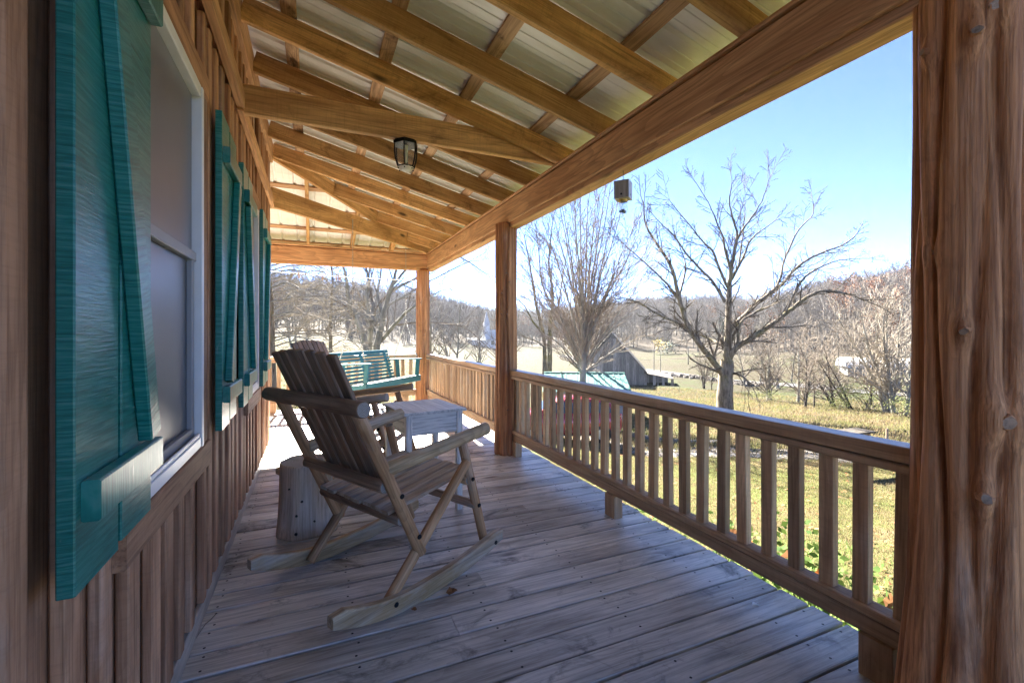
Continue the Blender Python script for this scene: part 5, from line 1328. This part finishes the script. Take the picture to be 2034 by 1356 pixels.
# church with a spire
cp2 = gat(966, 150); yw = -YAW + R(20); h0_ = V((cp2.x, cp2.y, cp2.z)); HP, HM = ux(h0_, yw)
ch = empty('church', h0_, yw, label='small white church with a pointed spire far off beside the slim post', cat='church')
b = Bag(); b.box((-1, -4, -1), (9, 4, 2.6))
for x in (-1, 9): b.poly((x, -4, 2.6), (x, 4, 2.6), (x, 0, 5.4))
b.box((-5.6, -3, -1), (-1, 3, 2.2)); b.build('wall', M['whitewall'], ch, HM)
for s in (-1, 1): slab('roof', ((-1.3, s * 4.3, 2.4), (9.3, s * 4.3, 2.4), (9.3, 0, 5.5), (-1.3, 0, 5.5)) if s < 0 else ((9.3, 4.3, 2.4), (-1.3, 4.3, 2.4), (-1.3, 0, 5.5), (9.3, 0, 5.5)), .15, M['whiteroof'], ch, HM)
slab('porch_roof', ((-6, -3.4, 2.2), (-.8, -3.4, 2.2), (-.8, 3.4, 2.9), (-6, 3.4, 2.9)), .15, M['whiteroof'], ch, HM)
b = Bag(); b.box((-.9, -.9, 4.4), (.9, .9, 7.0)); b.build('tower', M['whitewall'], ch, HM)
place('spire', mesh('spire', [(-1, -1, 7), (1, -1, 7), (1, 1, 7), (-1, 1, 7), (0, 0, 11.6)], [(0, 1, 4), (1, 2, 4), (2, 3, 4), (3, 0, 4), (3, 2, 1, 0)], M['whiteroof']), HM, ch)
for i in range(3): slab('window', ((.4 + i * 2.8, -4.02, .6), (1.5 + i * 2.8, -4.02, .6), (1.5 + i * 2.8, -4.02, 2.0), (.4 + i * 2.8, -4.02, 2.0)), .05, M['carglass'], ch, HM)
slab('door', ((-4.2, -3.02, -.6), (-3.0, -3.02, -.6), (-3.0, -3.02, 1.5), (-4.2, -3.02, 1.5)), .05, M['siding'], ch, HM)

# white-roofed shed beyond the creek
sp_ = gat(1745, 62); yw = -YAW + R(-24); s0 = V((sp_.x, sp_.y, sp_.z)); SPT, SM = ux(s0, yw)
sh = empty('shed', s0, yw, label='long low shed with a rounded white roof behind the creek trees', cat='shed')
b = Bag(); b.box((-4.0, -2.6, -1), (4.0, 2.6, .7)); b.build('wall', M['siding'], sh, SM)
vs, n = [], 10
for x in (-4.3, 4.3):
    for i in range(n + 1): a = math.pi * i / n; vs.append((x, -2.9 * math.cos(a), .65 + 1.25 * math.sin(a)))
fs = [(i, i + 1, n + 2 + i, n + 1 + i) for i in range(n)] + [tuple(range(n + 1))[::-1], tuple(range(n + 1, 2 * n + 2))]
place('roof', mesh('roof', vs, fs, M['whiteroof']), SM, sh)
slab('door', ((-1, -2.62, -.4), (1, -2.62, -.4), (1, -2.62, .55), (-1, -2.62, .55)), .04, M['carglass'], sh, SM)

# roadside wall of tumbled stones
r = random.Random(3); b = Bag(); pts = [gat(1325, 67), gat(1380, 61), gat(1430, 57), gat(1500, 52)]
for i in range(260):
    f = r.random() * 2.999; k_ = int(f); p = pts[k_].lerp(pts[k_ + 1], f - k_) + V((r.gauss(0, .35), r.gauss(0, .35), 0)); q = r.uniform(.12, .34); p.z = gz(p.x, p.y) + q * .3 + r.random() ** 2 * .35
    o = len(b.v); ring = [V((q * r.uniform(.7, 1.1) * math.cos(a), q * r.uniform(.7, 1.1) * math.sin(a), 0)) for a in (0, 1.05, 2.1, 3.14, 4.19, 5.24)]
    b.v += [tuple(p + x_ - V((0, 0, q * .4))) for x_ in ring] + [tuple(p + x_ * .72 + V((0, 0, q * .45))) for x_ in ring]
    b.f += [(o + j, o + (j + 1) % 6, o + 6 + (j + 1) % 6, o + 6 + j) for j in range(6)] + [tuple(o + 6 + j for j in range(6))]
swl = b.build('roadside_stones', M['stone'], None, Matrix.Identity(4)); tag(swl, kind='stuff')

# poles and wires
def pole(u, d, v_top, rad, label):
    p = gat(u, d); top = spot(u, v_top, d); h = top.z - p.z
    root = empty('utility_pole', p, label=label, cat='utility pole', group='poles beside the road')
    log('shaft', p - V((0, 0, .3)), V((p.x, p.y, top.z)), rad, rad * .7, M['palebark'], root, sides=8, rings=2)
    a = V((p.x, p.y, top.z - .3)); log('crossarm', a - _R * .55, a + _R * .55, rad * .45, rad * .45, M['palebark'], root, sides=6, rings=0)
    return V((p.x, p.y, top.z - .3))
t1 = pole(1299, 64, 692, .075, 'left one of two thin poles standing close together by the road')
t2 = pole(1312, 63, 700, .06, 'right one of two thin poles standing close together by the road')
t3 = pole(1367, 88, 688, .10, 'pale pole farther back on the field, right of the close pair')
T = Tubes()
for dz in (0, -.9, -2.0):
    a, c = spot(1205, 691, 92) + V((0, 0, dz)), spot(1480, 686, 86) + V((0, 0, dz)); m_ = t3 + V((0, 0, dz))
    for (p, q) in ((a, m_), (m_, c)): T.add([p.lerp(q, f) - V((0, 0, .35 * math.sin(math.pi * f))) for f in np.linspace(0, 1, 9)], [.018] * 9, 4)
wi = T.build('power_lines', M['chain'], Matrix.Translation(t3)); tag(wi, 'pale sagging power lines crossing the field below the hill', 'power lines')

# rope swing below the stub of the big tree
a = spot(1483, 754, 25.7); rs_ = empty('rope_swing', V((a.x, a.y, gz(a.x, a.y))), label='rope swing hanging from the low sawn bough of the big tree', cat='rope swing')
T = Tubes(); zt = a.z - 1.3; zs = gz(a.x, a.y) + .10
for s in (-.09, .09):
    top = a + _R * s; k0 = V((top.x, top.y, zt)); T.add([top, k0], [.014, .014], 5)
    for e in (-.13, .13): T.add([k0, V((k0.x + _R.x * (s * 1.5 + e * .6), k0.y + _R.y * (s * 1.5 + e * .6), zs)) + _F * e], [.012, .012], 4)
T.build('rope', M['darkbark'], WM[rs_.name], rs_)
board('seat', V((a.x, a.y, zs)) - _R * .3, V((a.x, a.y, zs)) + _R * .3, .3, .04, M['railtop'], rs_)

# odds and ends on the lawn
p = gat(1660, 11.8); tbl = empty('picnic_bench', p, label='low plank bench on the lawn, its end just clearing the top rail', cat='bench')
top = spot(1690, 857, 11.6); d_ = (_R * .9 + _F * .3).normalized()
board('plank', top - d_ * 1.0, top + d_ * .55, .5, .04, M['darkbark'], tbl)
for s in (-.8, .4): board('leg', V((top + d_ * s)[:2] + (gz(*(top + d_ * s)[:2]) - .05,)), top + d_ * s - V((0, 0, .021)), .4, .05, M['rail'], tbl, up=tuple(d_))
p = gat(1762, 12.2); q = spot(1762, 851, 12.2); o = log('ground_stake', p - V((0, 0, .1)), V((p.x, p.y, q.z)), .035, .033, M['rail'], None, M['logend'], sides=8, rings=1); tag(o, 'short wooden stake standing in the lawn right of the bench', 'stake')
p = spot(1225, 931, 10.8); gr = empty('garden_flower', V((p.x, p.y, gz(p.x, p.y))), label='red flower-shaped garden ornament on a thin stem seen between the balusters', cat='flower')  # small red ornament, modelled in the shape of a bloom
M['redpetal'] = leaf_mat('red_petal', (0.5, 0.01, 0.03), (0.7, 0.04, 0.06), .2)
log('stalk', V((p.x, p.y, gz(p.x, p.y) - .05)), p, .006, .004, M['leaf'], gr, sides=5, rings=0)
bg = Bag()
for i in range(9):
    d = V((math.cos(i * .7), math.sin(i * .7), .5 + .3 * (i % 2))).normalized(); n = d.orthogonal().normalized() * .02
    bg.poly(p, p + d * .03 + n, p + d * .06, p + d * .03 - n)
bg.build('bloom', M['redpetal'], gr, Matrix.Translation((0, 0, 0)))

# ------------------------------------------------------------------ the air of the valley
b = Bag(); b.box((-420, -60, -8.5), (760, 780, 62)); hz = b.build('haze', M['white'], None, Matrix.Identity(4)); hz['kind'] = 'stuff'
m = bpy.data.materials.new('valley_air'); m.use_nodes = True; nt = m.node_tree; nt.nodes.clear()
pv = nt.nodes.new('ShaderNodeVolumePrincipled'); pv.inputs['Color'].default_value = (.86, .92, 1, 1); pv.inputs['Density'].default_value = HAZE; pv.inputs['Anisotropy'].default_value = .2
ot = nt.nodes.new('ShaderNodeOutputMaterial'); nt.links.new(pv.outputs[0], ot.inputs['Volume'])
hz.data.materials.clear(); hz.data.materials.append(m)
